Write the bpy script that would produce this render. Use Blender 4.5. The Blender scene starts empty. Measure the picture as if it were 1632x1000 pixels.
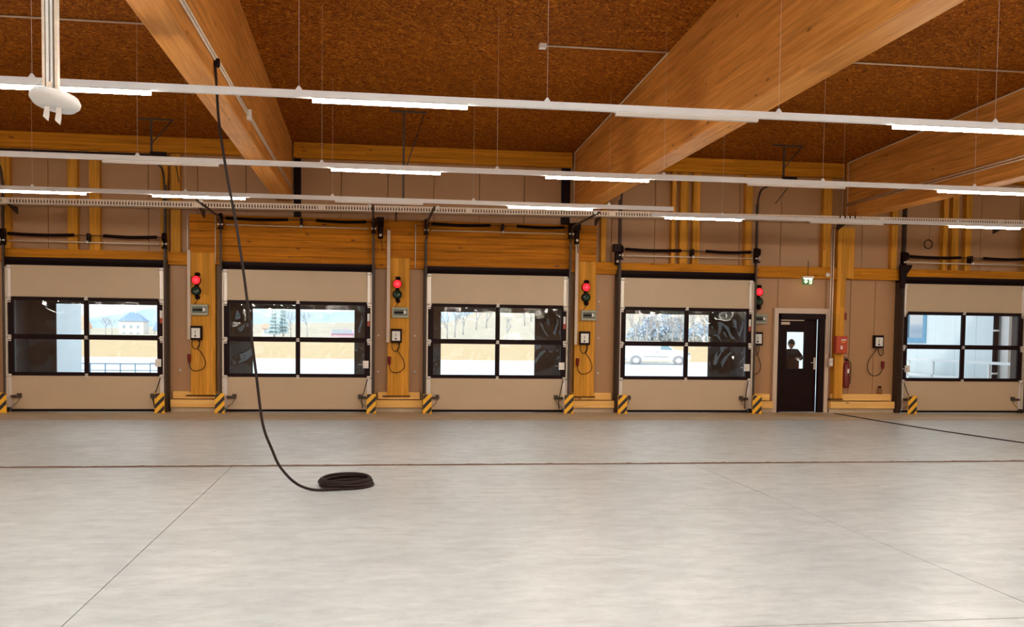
import bpy, bmesh, math, random
from mathutils import Vector, Matrix
random.seed(7)
sc = bpy.context.scene
C = sc.collection

# ------------------------------------------------------------------ camera
cam_d = bpy.data.cameras.new('camera')
cam = bpy.data.objects.new('camera', cam_d); C.objects.link(cam); sc.camera = cam
EYE = Vector((0, 0, 1.7489))
Rr = Vector((0.9902026, -0.1390475, 0.0128292))
Rf = Vector((0.1395141, 0.9890099, -0.0489407))
Ru = Vector((-0.0058831, 0.0502510, 0.9987193))
m = Matrix.Identity(4)
for i in range(3):
    m[i][0] = Rr[i]; m[i][1] = Ru[i]; m[i][2] = -Rf[i]; m[i][3] = EYE[i]
cam.matrix_world = m
cam_d.sensor_fit = 'HORIZONTAL'; cam_d.sensor_width = 36
cam_d.lens = 1547.67 / 1632 * 36
cam_d.shift_y = (607.95 - 500) / 1632
cam_d.clip_start = 0.05; cam_d.clip_end = 5000

# ------------------------------------------------------------------ world, sun, exposure
LED = 166.0
LED_COL = (1.0, 0.92, 0.80)
w = bpy.data.worlds.new('sky'); sc.world = w; w.use_nodes = True
nt = w.node_tree; nt.nodes.clear()
o_ = nt.nodes.new('ShaderNodeOutputWorld'); b_ = nt.nodes.new('ShaderNodeBackground')
tc = nt.nodes.new('ShaderNodeTexCoord'); sx = nt.nodes.new('ShaderNodeSeparateXYZ')
rp = nt.nodes.new('ShaderNodeValToRGB')
rp.color_ramp.elements[0].position = 0.0; rp.color_ramp.elements[0].color = (0.86, 0.94, 0.98, 1)
rp.color_ramp.elements[1].position = 0.7; rp.color_ramp.elements[1].color = (0.62, 0.80, 1.0, 1)
nt.links.new(tc.outputs['Generated'], sx.inputs[0]); nt.links.new(sx.outputs['Z'], rp.inputs[0])
nt.links.new(rp.outputs[0], b_.inputs[0]); b_.inputs[1].default_value = 1.5
nt.links.new(b_.outputs[0], o_.inputs[0])
sun_d = bpy.data.lights.new('sun', 'SUN'); sun_d.energy = 2.3; sun_d.angle = math.radians(3)
sun_d.color = (1, .95, .87)
sun = bpy.data.objects.new('sun', sun_d); C.objects.link(sun)
sun.rotation_euler = (math.radians(52), 0, math.radians(-20))   # from behind the camera, above the roof
vs = sc.view_settings
vs.view_transform = 'Standard'; vs.look = 'None'; vs.exposure = 0.0; vs.gamma = 1.0; vs.use_curve_mapping = False
cy = sc.cycles
cy.max_bounces = 8; cy.diffuse_bounces = 4; cy.glossy_bounces = 4; cy.transparent_max_bounces = 16
cy.transmission_bounces = 6; cy.sample_clamp_indirect = 6.0; cy.use_denoising = True
cy.caustics_reflective = False; cy.caustics_refractive = False

# ------------------------------------------------------------------ materials
class NB:
    def __init__(s, name):
        s.m = bpy.data.materials.new(name); s.m.use_nodes = True
        s.t = s.m.node_tree; s.t.nodes.clear()
        s.out = s.t.nodes.new('ShaderNodeOutputMaterial')
    def n(s, typ, **k):
        a = s.t.nodes.new(typ)
        for q, v in k.items(): setattr(a, q, v)
        return a
    def l(s, a, b): s.t.links.new(a, b)
    def val(s, sock, v):
        if isinstance(v, (int, float)): sock.default_value = v
        elif isinstance(v, tuple): sock.default_value = v if len(v) == len(sock.default_value) else (*v, 1)
        else: s.l(v, sock)
    def math(s, op, a, b=0.0, c=0.0):
        q = s.n('ShaderNodeMath', operation=op)
        s.val(q.inputs[0], a); s.val(q.inputs[1], b); s.val(q.inputs[2], c)
        return q.outputs[0]
    def coord(s): return s.n('ShaderNodeTexCoord').outputs['Object']
    def mapping(s, v, scale=(1, 1, 1), rot=(0, 0, 0), loc=(0, 0, 0)):
        q = s.n('ShaderNodeMapping'); s.l(v, q.inputs[0])
        q.inputs['Scale'].default_value = scale; q.inputs['Rotation'].default_value = rot
        q.inputs['Location'].default_value = loc
        return q.outputs[0]
    def noise(s, v, scale=5, detail=3, rough=.5, dist=0):
        q = s.n('ShaderNodeTexNoise'); s.l(v, q.inputs['Vector'])
        q.inputs['Scale'].default_value = scale; q.inputs['Detail'].default_value = detail
        q.inputs['Roughness'].default_value = rough; q.inputs['Distortion'].default_value = dist
        return q.outputs['Fac']
    def ramp(s, f, stops):
        q = s.n('ShaderNodeValToRGB'); s.l(f, q.inputs[0]); e = q.color_ramp.elements
        while len(e) < len(stops): e.new(.5)
        for i, (p, c) in enumerate(stops):
            e[i].position = p; e[i].color = (*c, 1) if len(c) == 3 else c
        return q.outputs[0]
    def mix(s, f, a, b, typ='MIX'):
        q = s.n('ShaderNodeMix', data_type='RGBA', blend_type=typ)
        s.val(q.inputs[0], f); s.val(q.inputs[6], a); s.val(q.inputs[7], b)
        return q.outputs[2]
    def bsdf(s, col, rough=.5, metal=0.0, bump=None, bstr=.2, bdist=.01, spec=.5):
        p = s.n('ShaderNodeBsdfPrincipled')
        s.val(p.inputs['Base Color'], col); s.val(p.inputs['Roughness'], rough)
        p.inputs['Metallic'].default_value = metal
        p.inputs['Specular IOR Level'].default_value = spec
        if bump is not None:
            b = s.n('ShaderNodeBump'); b.inputs['Strength'].default_value = bstr
            b.inputs['Distance'].default_value = bdist
            s.l(bump, b.inputs['Height']); s.l(b.outputs[0], p.inputs['Normal'])
        s.l(p.outputs[0], s.out.inputs[0]); return s.m

def plain(name, col, rough=.5, metal=0.0, var=.08, scale=6, spec=.5):
    k = NB(name); v = k.coord(); n = k.noise(v, scale, 4, .6)
    lo = tuple(c * (1 - var) for c in col); hi = tuple(min(1, c * (1 + var)) for c in col)
    return k.bsdf(k.ramp(n, [(.3, lo), (.7, hi)]), rough, metal, n, .08, .002, spec)

def wood(name, c_lo, c_hi, axis, lam_axis, lam=.04, knots=1.0, rough=.55, tint=.16, streak=1.0):
    k = NB(name); v = k.coord()
    sc_ = [9.0, 9.0, 9.0]; sc_[axis] = .32
    n1 = k.noise(k.mapping(v, tuple(sc_)), 2.0, 5, .62, .6)
    sc2 = [60.0, 60.0, 60.0]; sc2[axis] = 2.0
    n2 = k.noise(k.mapping(v, tuple(sc2)), 1.0, 3, .6)
    base = k.ramp(k.math('ADD', k.math('MULTIPLY', n1, .75), k.math('MULTIPLY', n2, .25)), [(.36, c_lo), (.62, c_hi)])
    sp = k.n('ShaderNodeSeparateXYZ'); k.l(v, sp.inputs[0])
    row = k.math('FLOOR', k.math('DIVIDE', sp.outputs[lam_axis], lam))
    wn = k.n('ShaderNodeTexWhiteNoise', noise_dimensions='1D'); k.l(row, wn.inputs['W'])
    seg = k.math('FLOOR', k.math('ADD', k.math('DIVIDE', sp.outputs[axis], 2.3), k.math('MULTIPLY', wn.outputs['Value'], 7.0)))
    w2 = k.n('ShaderNodeTexWhiteNoise', noise_dimensions='2D'); cb = k.n('ShaderNodeCombineXYZ')
    k.l(row, cb.inputs[0]); k.l(seg, cb.inputs[1]); k.l(cb.outputs[0], w2.inputs['Vector'])
    f = k.math('ADD', k.math('MULTIPLY', w2.outputs['Value'], tint * 2), 1 - tint)
    q = k.n('ShaderNodeMix', data_type='RGBA', blend_type='MULTIPLY'); q.inputs[0].default_value = 1
    k.l(base, q.inputs[6]); cc = k.n('ShaderNodeCombineColor')
    for i in range(3): k.l(f, cc.inputs[i])
    k.l(cc.outputs[0], q.inputs[7]); col = q.outputs[2]
    # dark resin streaks along the grain
    sc3 = [14.0, 14.0, 14.0]; sc3[axis] = .8
    st = k.noise(k.mapping(v, tuple(sc3), loc=(3.1, 7.7, 1.3)), 1.0, 2, .5)
    col = k.mix(k.math('MULTIPLY', k.ramp(st, [(.62, (0, 0, 0)), (.72, (1, 1, 1))]), .45 * streak), col, tuple(c * .45 for c in c_lo))
    # knots
    sck = [5.0, 5.0, 5.0]; sck[axis] = 1.6
    vo = k.n('ShaderNodeTexVoronoi'); k.l(k.mapping(v, tuple(sck)), vo.inputs['Vector']); vo.inputs['Scale'].default_value = 1.0
    kn = k.ramp(vo.outputs['Distance'], [(.06, (1, 1, 1)), (.11, (0, 0, 0))])
    col = k.mix(k.math('MULTIPLY', kn, .75 * knots), col, (.10, .03, .01))
    return k.bsdf(col, rough + .1, 0, n2, .12, .003, .15)

M = {}
# concrete floor
def concrete(name, c1, c2, c3, rough=.36, spec=.6):
    k = NB(name); v = k.coord()
    a = k.noise(v, .55, 5, .62, .4); b = k.noise(k.mapping(v, (1.0, 2.2, 1)), 2.6, 9, .75, .3)
    c = k.noise(v, 40, 3, .6)
    col = k.ramp(a, [(.32, c1), (.5, c2), (.68, c3)])
    col = k.mix(k.ramp(b, [(.40, (0, 0, 0)), (.68, (.75, .75, .75))]), col, tuple(x * .82 for x in c1))
    col = k.mix(k.math('MULTIPLY', k.ramp(k.noise(k.mapping(v, (1, 1, 1), loc=(9, 4, 0)), 3.4, 5, .7), [(.55, (0, 0, 0)), (.75, (1, 1, 1))]), .45), col, tuple(min(1, x * 1.16) for x in c3))
    r = k.ramp(b, [(.3, (rough - .1,) * 3), (.7, (rough + .12,) * 3)])
    return k.bsdf(col, r, 0, c, .06, .002, spec)
M['floor'] = concrete('floor_concrete', (.44, .46, .465), (.51, .54, .545), (.56, .575, .575))
M['apron'] = concrete('apron_concrete', (.48, .37, .24), (.56, .44, .30), (.62, .50, .35), .55)
M['mortar'] = plain('joint_mortar', (.17, .10, .065), .9, 0, .4, 30)
M['pave'] = concrete('yard_paving', (.80, .82, .82), (.86, .87, .87), (.92, .92, .91), .8, .2)
M['field'] = plain('dry_field', (.74, .53, .29), .95, 0, .10, .9, .1)
M['meadow'] = plain('pale_meadow', (.68, .58, .43), .95, 0, .08, .03, .1)
# OSB
def osb():
    k = NB('osb_board'); v = k.coord()
    cells = []
    for i, (rot, sca) in enumerate([(.3, (11, 44, 1)), (1.4, (13, 52, 1)), (2.4, (10, 38, 1))]):
        vo = k.n('ShaderNodeTexVoronoi'); vo.inputs['Scale'].default_value = 1
        dn = k.n('ShaderNodeVectorMath', operation='ADD')
        nn = k.n('ShaderNodeTexNoise'); k.l(v, nn.inputs['Vector']); nn.inputs['Scale'].default_value = 5
        sm = k.n('ShaderNodeVectorMath', operation='SCALE'); k.l(nn.outputs['Color'], sm.inputs[0]); sm.inputs['Scale'].default_value = .12
        k.l(v, dn.inputs[0]); k.l(sm.outputs[0], dn.inputs[1])
        # rotate, then squash: long thin strands
        r_ = k.mapping(dn.outputs[0], (1, 1, 0), (0, 0, rot)); k.l(k.mapping(r_, sca), vo.inputs['Vector'])
        sp = k.n('ShaderNodeSeparateColor'); k.l(vo.outputs['Color'], sp.inputs[0]); cells.append(sp.outputs[0])
    sel = k.noise(v, 14, 2, .5)
    x = k.mix(k.ramp(sel, [(.47, (0, 0, 0)), (.5, (1, 1, 1))]), cells[0], cells[1])
    x = k.mix(k.ramp(k.noise(k.mapping(v, loc=(5, 2, 0)), 11, 2, .5), [(.52, (0, 0, 0)), (.55, (1, 1, 1))]), x, cells[2])
    col = k.ramp(x, [(0, (0.0992, 0.0198, 0.001)), (.3, (0.2232, 0.055, 0.0022)), (.75, (0.31, 0.0836, 0.004)), (1, (0.527, 0.1848, 0.012))])
    big = k.noise(v, .5, 3, .6)
    col = k.mix(k.ramp(big, [(.4, (0, 0, 0)), (.7, (.35, .35, .35))]), col, (0.186, 0.044, 0.0018))
    return k.bsdf(col, .8, 0, x, .25, .004, .08)
M['osb'] = osb()
M['beam'] = wood('glulam_beam', (0.5280, 0.1925, 0.0319), (0.7500, 0.3168, 0.0713), 1, 2, .045, .8, .5, .10, .8)
M['wood_x'] = wood('timber_x', (0.4095, 0.1401, 0.0032), (0.6394, 0.2431, 0.0116), 0, 2, .07, 1.0, .5, .10, 1.0)
M['wood_z'] = wood('timber_z', (0.4712, 0.2013, 0.0134), (0.7499, 0.3319, 0.0432), 2, 0, .12, 1.0, .5, .10, .6)
M['wood_pale'] = wood('pale_sill_timber', (0.8114, 0.4341, 0.1109), (0.9500, 0.5873, 0.2059), 0, 2, .12, 1.0, .55, .06, .5)
M['board'] = wood('board_timber', (0.3260, 0.1050, 0.0013), (0.6056, 0.2032, 0.0055), 0, 2, .10, 1.1, .5, .12, 1.3)
M['panel'] = plain('taupe_panel', (.42, .215, .09), .42, 0, .03, 2)
M['panel_lo'] = M['panel']
M['door_panel'] = plain('door_panel', (.54, .40, .26), .4, 0, .03, 2)
M['black'] = plain('dark_brown_frame', (.012, .003, .003), .5, 0, .1, 8, .12)
M['rubber'] = plain('black_rubber', (.008, .003, .003), .8, 0, .1, 8, .1)
M['steel'] = plain('galvanised_steel', (.80, .68, .56), .45, .25, .12, 20)
M['track'] = plain('track_steel', (.065, .040, .028), .5, .4, .15, 14)
M['chrome'] = plain('bright_hinge_metal', (.75, .68, .62), .35, .4, .08, 30)
M['grey_box'] = plain('grey_enclosure', (.34, .33, .25), .5, 0, .04)
M['grey_win'] = plain('enclosure_window', (.10, .12, .09), .15, 0, .2, 30)
M['white'] = plain('white_enamel', (.90, .88, .86), .4, 0, .03)
M['trunk'] = plain('beige_trunking', (.62, .47, .36), .5, 0, .04)
M['white2'] = plain('white_face', (.80, .76, .72), .45, 0, .05)
M['red'] = plain('red_paint', (.48, .05, .010), .4, 0, .05)
M['dark_red'] = plain('dark_red', (.17, .008, .008), .35, 0, .08)
M['yellow'] = plain('safety_yellow', (.95, .48, .02), .45, 0, .06)
M['ypaint'] = plain('worn_yellow_paint', (.62, .36, .06), .6, 0, .25, 12)
M['stripe'] = plain('safety_black', (.02, .014, .012), .5)
M['cable'] = plain('cable_rubber', (.022, .011, .009), .6, 0, .2, 30, .2)
M['green_lens'] = plain('dark_green_lens', (.01, .035, .02), .2)
M['green'] = plain('sign_green', (.03, .22, .07), .5, 0, .05)
M['curtain'] = plain('dock_curtain', (.045, .030, .027), .55, 0, .2, 3)
M['brown_glass'] = plain('amber_glass', (.25, .09, .02), .15)
M['skin'] = plain('skin', (.55, .32, .22), .5, 0, .05)
M['jacket'] = plain('dark_jacket', (.035, .022, .020), .85, 0, .3, 20)
M['jacket2'] = plain('red_jacket_lining', (.22, .03, .025), .8)
M['trouser'] = plain('grey_trousers', (.10, .09, .085), .85, 0, .15, 20)
M['hair'] = plain('dark_hair', (.015, .010, .008), .7)
M['bwall'] = plain('pale_blue_cladding', (.80, .86, .84), .5, 0, .03, 1)
M['bblue'] = plain('blue_window_frame', (.14, .34, .50), .45)
M['bwhite'] = plain('white_render', (.86, .82, .76), .8, 0, .03)
M['broof'] = plain('blue_slate_roof', (.30, .42, .60), .6, 0, .15, 2)
M['oroof'] = plain('orange_tile_roof', (.86, .48, .32), .7, 0, .1, 2)
M['broll'] = plain('grey_blue_wall', (.42, .50, .55), .5, 0, .06, 2)
M['vanwhite'] = plain('van_white', (.84, .84, .80), .3, 0, .02)
M['tyre'] = plain('tyre', (.34, .34, .35), .7)
M['mirror_glass'] = plain('reflecting_glass', (.55, .55, .56), .04, .9, .02)
M['vglass'] = plain('van_glass', (.25, .38, .42), .15)
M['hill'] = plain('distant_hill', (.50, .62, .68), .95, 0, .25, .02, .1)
M['conifer'] = plain('hazed_conifer', (.42, .54, .55), .9, 0, .2, 3)  # pale because distance haze is put into the crown colour
M['bark'] = plain('hazed_bark', (.52, .52, .54), .9, 0, .15, 3)  # far-off trees: haze painted in by paling the bark
M['bush'] = plain('hazy_thicket', (.50, .60, .70), .9, 0, .15, 1)  # bluish paleness is haze put into the twig colour
M['pinkroof'] = plain('pink_sheet_wall', (.70, .48, .58), .7)
def emis(name, col, s, base=(.8, .8, .8)):
    k = NB(name); p = k.n('ShaderNodeBsdfPrincipled')
    p.inputs['Base Color'].default_value = (*base, 1); p.inputs['Emission Color'].default_value = (*col, 1)
    p.inputs['Emission Strength'].default_value = s; k.l(p.outputs[0], k.out.inputs[0]); return k.m
M['led'] = emis('led_diffuser', LED_COL, LED)
M['led_side'] = emis('led_diffuser_side', (1.0, .89, .72), 96.0)
M['led_off'] = plain('led_off_diffuser', (.74, .66, .58), .3, 0, .02)
M['redlamp'] = emis('red_signal_lens', (1.0, .015, .025), 1.5, (.6, .02, .02))
M['redcore'] = emis('red_signal_core', (1.0, .03, .05), 2.4, (.6, .02, .02))
M['signlit'] = emis('lit_sign_face', (.85, 1.0, .62), 1.0)
M['sign_under'] = emis('sign_downlight', (1.0, .85, .60), 22.0)
def pane_mat():
    k = NB('acrylic_pane'); v = k.coord()
    h = k.noise(k.mapping(v, (1.3, 1, 1.0)), 1.3, 1, .35, .4)
    b = k.n('ShaderNodeBump'); b.inputs['Strength'].default_value = 1.0; b.inputs['Distance'].default_value = .055
    k.l(h, b.inputs['Height'])
    g = k.n('ShaderNodeBsdfGlossy'); g.inputs['Roughness'].default_value = .03; k.l(b.outputs[0], g.inputs['Normal'])
    t = k.n('ShaderNodeBsdfTransparent'); t.inputs[0].default_value = (.97, .98, .98, 1)
    f = k.n('ShaderNodeFresnel'); f.inputs['IOR'].default_value = 1.45
    mx = k.n('ShaderNodeMixShader'); k.l(k.math('MINIMUM', k.math('MULTIPLY', f.outputs[0], 2.2), 1), mx.inputs[0])
    k.l(t.outputs[0], mx.inputs[1]); k.l(g.outputs[0], mx.inputs[2]); k.l(mx.outputs[0], k.out.inputs[0]); return k.m
M['pane'] = pane_mat()
def milky():
    k = NB('milky_rooflight'); t = k.n('ShaderNodeBsdfTranslucent'); t.inputs[0].default_value = (.95, .95, .93, 1)
    k.l(t.outputs[0], k.out.inputs[0]); return k.m
M['milky'] = milky()

# ------------------------------------------------------------------ mesh helpers
class MB:
    def __init__(s): s.v = []; s.f = []; s.mi = []; s.sm = []
    def add(s, vs_, fs, mi=0, smooth=False):
        b = len(s.v); s.v += [tuple(q) for q in vs_]
        for f in fs: s.f.append([b + i for i in f]); s.mi.append(mi); s.sm.append(smooth)
        return s
    def box(s, x0, x1, y0, y1, z0, z1, mi=0):
        return s.add([(x0, y0, z0), (x1, y0, z0), (x1, y1, z0), (x0, y1, z0), (x0, y0, z1), (x1, y0, z1), (x1, y1, z1), (x0, y1, z1)],
                     [(0, 3, 2, 1), (4, 5, 6, 7), (0, 1, 5, 4), (1, 2, 6, 5), (2, 3, 7, 6), (3, 0, 4, 7)], mi)
    def cbox(s, x0, x1, y0, y1, z0, z1, c=.01, mi=0):       # box with chamfered edges facing -Y (and ends)
        p = [(x0, z0), (x1, z0), (x1, z1), (x0, z1)]
        q = [(x0 + c, z0 + c), (x1 - c, z0 + c), (x1 - c, z1 - c), (x0 + c, z1 - c)]
        vv = [(a, y1, b) for a, b in p] + [(a, y0 + c, b) for a, b in p] + [(a, y0, b) for a, b in q]
        fs = [(0, 1, 2, 3)]
        for i in range(4):
            j = (i + 1) % 4; fs += [(i, i + 4, j + 4, j), (i + 4, i + 8, j + 8, j + 4)]
        fs.append((11, 10, 9, 8)); return s.add(vv, [tuple(reversed(f)) for f in fs], mi)
    def prism(s, poly, axis, a0, a1, mi=0, smooth=False):    # poly in the other two axes, in order
        def pt(u, v, a):
            return {0: (a, u, v), 1: (u, a, v), 2: (u, v, a)}[axis]
        n = len(poly); vv = [pt(u, v, a0) for u, v in poly] + [pt(u, v, a1) for u, v in poly]
        s.add(vv, [tuple(range(n))[::-1], tuple(range(n, 2 * n))], mi)
        b = len(s.v) - 2 * n
        for i in range(n):
            j = (i + 1) % n; s.f.append([b + i, b + j, b + n + j, b + n + i]); s.mi.append(mi); s.sm.append(smooth)
        return s
    def cyl(s, p0, p1, r, n=12, mi=0, r1=None):
        return s.tube([p0, p1], r, n, mi, [r, r if r1 is None else r1])
    def tube(s, pts, r, n=8, mi=0, radii=None, closed=False):
        pts = [Vector(p) for p in pts]; N = len(pts); rings = []; prev = None
        for i, p in enumerate(pts):
            if closed: t = pts[(i + 1) % N] - pts[i - 1]
            else: t = pts[min(i + 1, N - 1)] - pts[max(i - 1, 0)]
            t.normalize()
            if prev is None:
                a = Vector((0, 0, 1)) if abs(t.z) < .9 else Vector((1, 0, 0)); u = t.cross(a).normalized()
            else:
                u = prev - t * prev.dot(t)
                u = u.normalized() if u.length > 1e-6 else t.orthogonal().normalized()
            prev = u; v = t.cross(u); rr = radii[i] if radii else r
            rings.append([p + (u * math.cos(2 * math.pi * k / n) + v * math.sin(2 * math.pi * k / n)) * rr for k in range(n)])
        b = len(s.v); s.v += [tuple(q) for ring in rings for q in ring]
        for i in range(N if closed else N - 1):
            i2 = (i + 1) % N
            for k in range(n):
                k2 = (k + 1) % n
                s.f.append([b + i * n + k, b + i * n + k2, b + i2 * n + k2, b + i2 * n + k]); s.mi.append(mi); s.sm.append(True)
        if not closed:
            s.f.append([b + k for k in range(n)][::-1]); s.mi.append(mi); s.sm.append(False)
            s.f.append([b + (N - 1) * n + k for k in range(n)]); s.mi.append(mi); s.sm.append(False)
        return s
    def lathe(s, prof, c, axis=2, n=20, mi=0, sx=1, sy=1):     # prof: (r, h)
        c = Vector(c); b = len(s.v)
        for r, h in prof:
            for k in range(n):
                a = 2 * math.pi * k / n; u, v = r * math.cos(a) * sx, r * math.sin(a) * sy
                d = {0: (h, u, v), 1: (u, h, v), 2: (u, v, h)}[axis]; s.v.append(tuple(c + Vector(d)))
        for i in range(len(prof) - 1):
            for k in range(n):
                k2 = (k + 1) % n
                s.f.append([b + i * n + k, b + i * n + k2, b + (i + 1) * n + k2, b + (i + 1) * n + k]); s.mi.append(mi); s.sm.append(True)
        s.f.append([b + k for k in range(n)][::-1]); s.mi.append(mi); s.sm.append(False)
        s.f.append([b + (len(prof) - 1) * n + k for k in range(n)]); s.mi.append(mi); s.sm.append(False)
        return s
    def mesh(s, name, mats):
        me = bpy.data.meshes.new(name); me.from_pydata(s.v, [], s.f)
        mats = mats if isinstance(mats, (list, tuple)) else [mats]
        for q in mats: me.materials.append(M[q] if isinstance(q, str) else q)
        me.polygons.foreach_set('material_index', s.mi); me.polygons.foreach_set('use_smooth', s.sm)
        me.update()
        bm = bmesh.new(); bm.from_mesh(me); bmesh.ops.recalc_face_normals(bm, faces=bm.faces); bm.to_mesh(me); bm.free()
        return me
    def build(s, name, mats, parent=None, loc=None):
        o = bpy.data.objects.new(name, s.mesh(name, mats)); C.objects.link(o)
        if parent: o.parent = parent
        if loc: o.location = loc
        return o

def link_mesh(name, me, parent=None, loc=(0, 0, 0), rot=(0, 0, 0)):
    o = bpy.data.objects.new(name, me); C.objects.link(o); o.parent = parent; o.location = loc; o.rotation_euler = rot
    return o
def tag(o, label=None, cat=None, group=None, kind=None):
    if label: o['label'] = label
    if cat: o['category'] = cat
    if group: o['group'] = group
    if kind: o['kind'] = kind
    return o
def thing(name, label, cat, loc=(0, 0, 0), rotz=0, group=None):
    o = bpy.data.objects.new(name, None); C.objects.link(o); o.location = loc; o.rotation_euler = (0, 0, rotz)
    o.empty_display_size = .1
    return tag(o, label, cat, group)
def empty_struct(name, loc=(0, 0, 0), label=None, cat=None):
    o = bpy.data.objects.new(name, None); C.objects.link(o); o.location = loc; o['kind'] = 'structure'
    o.empty_display_size = .1
    return tag(o, label, cat)
def copy_tree(o, parent=None, loc=None):
    c = o.copy(); C.objects.link(c)
    if parent: c.parent = parent
    if loc is not None: c.location = loc
    for ch in [q for q in bpy.data.objects if q.parent == o]: copy_tree(ch, c)
    return c

D = 21.26                # plane of the dock doors
WF = D + .06             # front face of the timber frame
PF = D + .22             # front face of the recessed wall panels
def ceil_z(y): return 5.77 + .034 * (D - y)
XL, XR, YB = -14.0, 24.0, -12.0
DW = 3.0
DX = [-7.454, -3.145, 1.165, 5.474, 12.25]

# ------------------------------------------------------------------ floor
floor = empty_struct('floor')
J = .008
xs = [XL, -1.81, 4.30, 10.5, XR]
ys = [YB, 5.53, 12.75]
for j in range(2):
    for i in range(4):
        MB().box(xs[i] + J / 2, xs[i + 1] - J / 2, ys[j] + (.006 if j else 0), ys[j + 1] - (.006 if j == 0 else 0), -.12, 0).build('floor_slab', 'floor', floor)
for i in range(4):
    MB().box(xs[i] + .001, xs[i + 1] - .001, 12.81, 19.44, -.12, -.001).build('floor_slab', 'floor', floor)
MB().box(XL, XR, 19.51, D + .6, -.12, 0).build('door_apron', 'apron', floor)
MB().box(XL, XR, YB, D, -.2, -.115).build('sub_base', 'mortar', floor)
MB().box(XL, XR, 19.43, 19.52, -.12, -.004).build('joint_strip', 'mortar', floor)
MB().box(XL, XR, 12.74, 12.82, -.12, -.004).build('joint_strip', 'mortar', floor)
mb = MB(); rnd = random.Random(3); top = []; bot = []
x = XL
prev = 0
while x < XR:
    prev = prev * .8 + rnd.uniform(-.012, .012)
    spike = rnd.uniform(.02, .06) if rnd.random() < .05 else 0
    top.append((x, 12.85 + prev + rnd.uniform(0, .03) + spike)); bot.append((x, 12.735 - max(0, prev) * .3 - rnd.uniform(0, .01))); x += .05
n = len(top)
mb.add([(a, b, .003) for a, b in bot] + [(a, b, .003) for a, b in top], [(i, i + 1, n + i + 1, n + i) for i in range(n - 1)])
mb.build('mortar_ridge', 'mortar', floor)
mb = MB()
for (cx, cy_, w_, h_) in [(9.6, 20.75, 1.05, .28), (9.2, 20.9, .55, .18), (10.75, 20.98, .30, .12)]:
    pts = [(cx + w_ / 2 * math.cos(a) * rnd.uniform(.85, 1.1), cy_ + h_ / 2 * math.sin(a) * rnd.uniform(.8, 1.2), .003) for a in [k * math.pi / 9 for k in range(18)]]
    mb.add(pts, [tuple(range(18))])
mb.build('yellow_paint_patch', 'ypaint', floor)

# ------------------------------------------------------------------ ceiling (rises away from the door wall), with rooflights behind the camera
ceiling = empty_struct('ceiling')
def slab(x0, x1, y0, y1, name='ceiling_board', mat='osb', t=.2, off=0):
    z0, z1 = ceil_z(y0) + off, ceil_z(y1) + off
    v = [(x0, y0, z0), (x1, y0, z0), (x1, y1, z1), (x0, y1, z1), (x0, y0, z0 + t), (x1, y0, z0 + t), (x1, y1, z1 + t), (x0, y1, z1 + t)]
    return MB().add(v, [(0, 3, 2, 1), (4, 5, 6, 7), (0, 1, 5, 4), (1, 2, 6, 5), (2, 3, 7, 6), (3, 0, 4, 7)]).build(name, mat, ceiling)
SKY0, SKY1 = 2.4, 8.0
slab(XL, XR, SKY1, D + .6); slab(XL, XR, YB, SKY0)
lights_x = [(-7.4, -2.6), (-1.2, 3.8), (5.2, 10.2)]
px = XL
for a, b in lights_x:
    slab(px, a, SKY0, SKY1); px = b
    slab(a, b, SKY0, SKY1, 'rooflight', 'milky', .01, .16)
slab(px, XR, SKY0, SKY1)

# ------------------------------------------------------------------ plain walls out of view
for nm, args in {'wall_left': (XL - .2, XL, YB, D + .4, -.1, 7.5), 'wall_right': (XR, XR + .2, YB, D + .4, -.1, 7.5)}.items():
    tag(MB().box(*args).build(nm, 'panel'), kind='structure')
wb = empty_struct('wall_back')
bx = [XL] + [q for i in range(7) for q in (XL + 2.2 + i * 5.2, XL + 4.6 + i * 5.2)] + [XR]
for i in range(0, len(bx), 2): MB().box(bx[i], bx[i + 1], YB - .2, YB, .8, 2.4).build('wall_pier', 'panel', wb)
MB().box(XL, XR, YB - .2, YB, -.1, .8).build('wall_base', 'panel', wb); MB().box(XL, XR, YB - .2, YB, 2.4, 7.5).build('wall_top', 'panel', wb)
for i in range(1, len(bx) - 1, 2):
    q = MB()
    for a in (bx[i], (bx[i] + bx[i + 1]) / 2 - .04, bx[i + 1] - .08): q.box(a, a + .08, YB - .12, YB - .06, .8, 2.4)
    q.box(bx[i], bx[i + 1], YB - .12, YB - .06, 1.56, 1.64).build('window_frame', 'black', wb)

# ------------------------------------------------------------------ door wall: panels, studs, plates, boards
wall = empty_struct('wall_front', (0, 0, 0))
def panel(x0, x1, z0, z1):
    MB().cbox(x0 + .004, x1 - .004, PF, PF + .14, z0, z1, .006).build('wall_panel', 'panel', wall)
x = XL
upper = [XL + i * 1.0 for i in range(int(XR - XL) + 1)]
for a, b in zip(upper[:-1], upper[1:]): panel(a + .25, b + .25, 3.16, 5.9)
openings = [(dx - .02, dx + DW + .02) for dx in DX] + [(9.22, 10.40)]
openings.sort()
solid = []; px = XL
for a, b in openings: solid.append((px, a)); px = b
solid.append((px, XR))
for a, b in solid:
    n = max(1, round((b - a) / .62)) if b - a < 3 else round((b - a) / 1.0)
    for i in range(n): panel(a + (b - a) * i / n, a + (b - a) * (i + 1) / n, 0, 3.15)
panel(9.22, 10.40, 2.36, 3.15)
MB().box(XL, XR, PF + .15, PF + .2, 3.0, 6.2).build('outer_skin', 'panel', wall)
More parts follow.
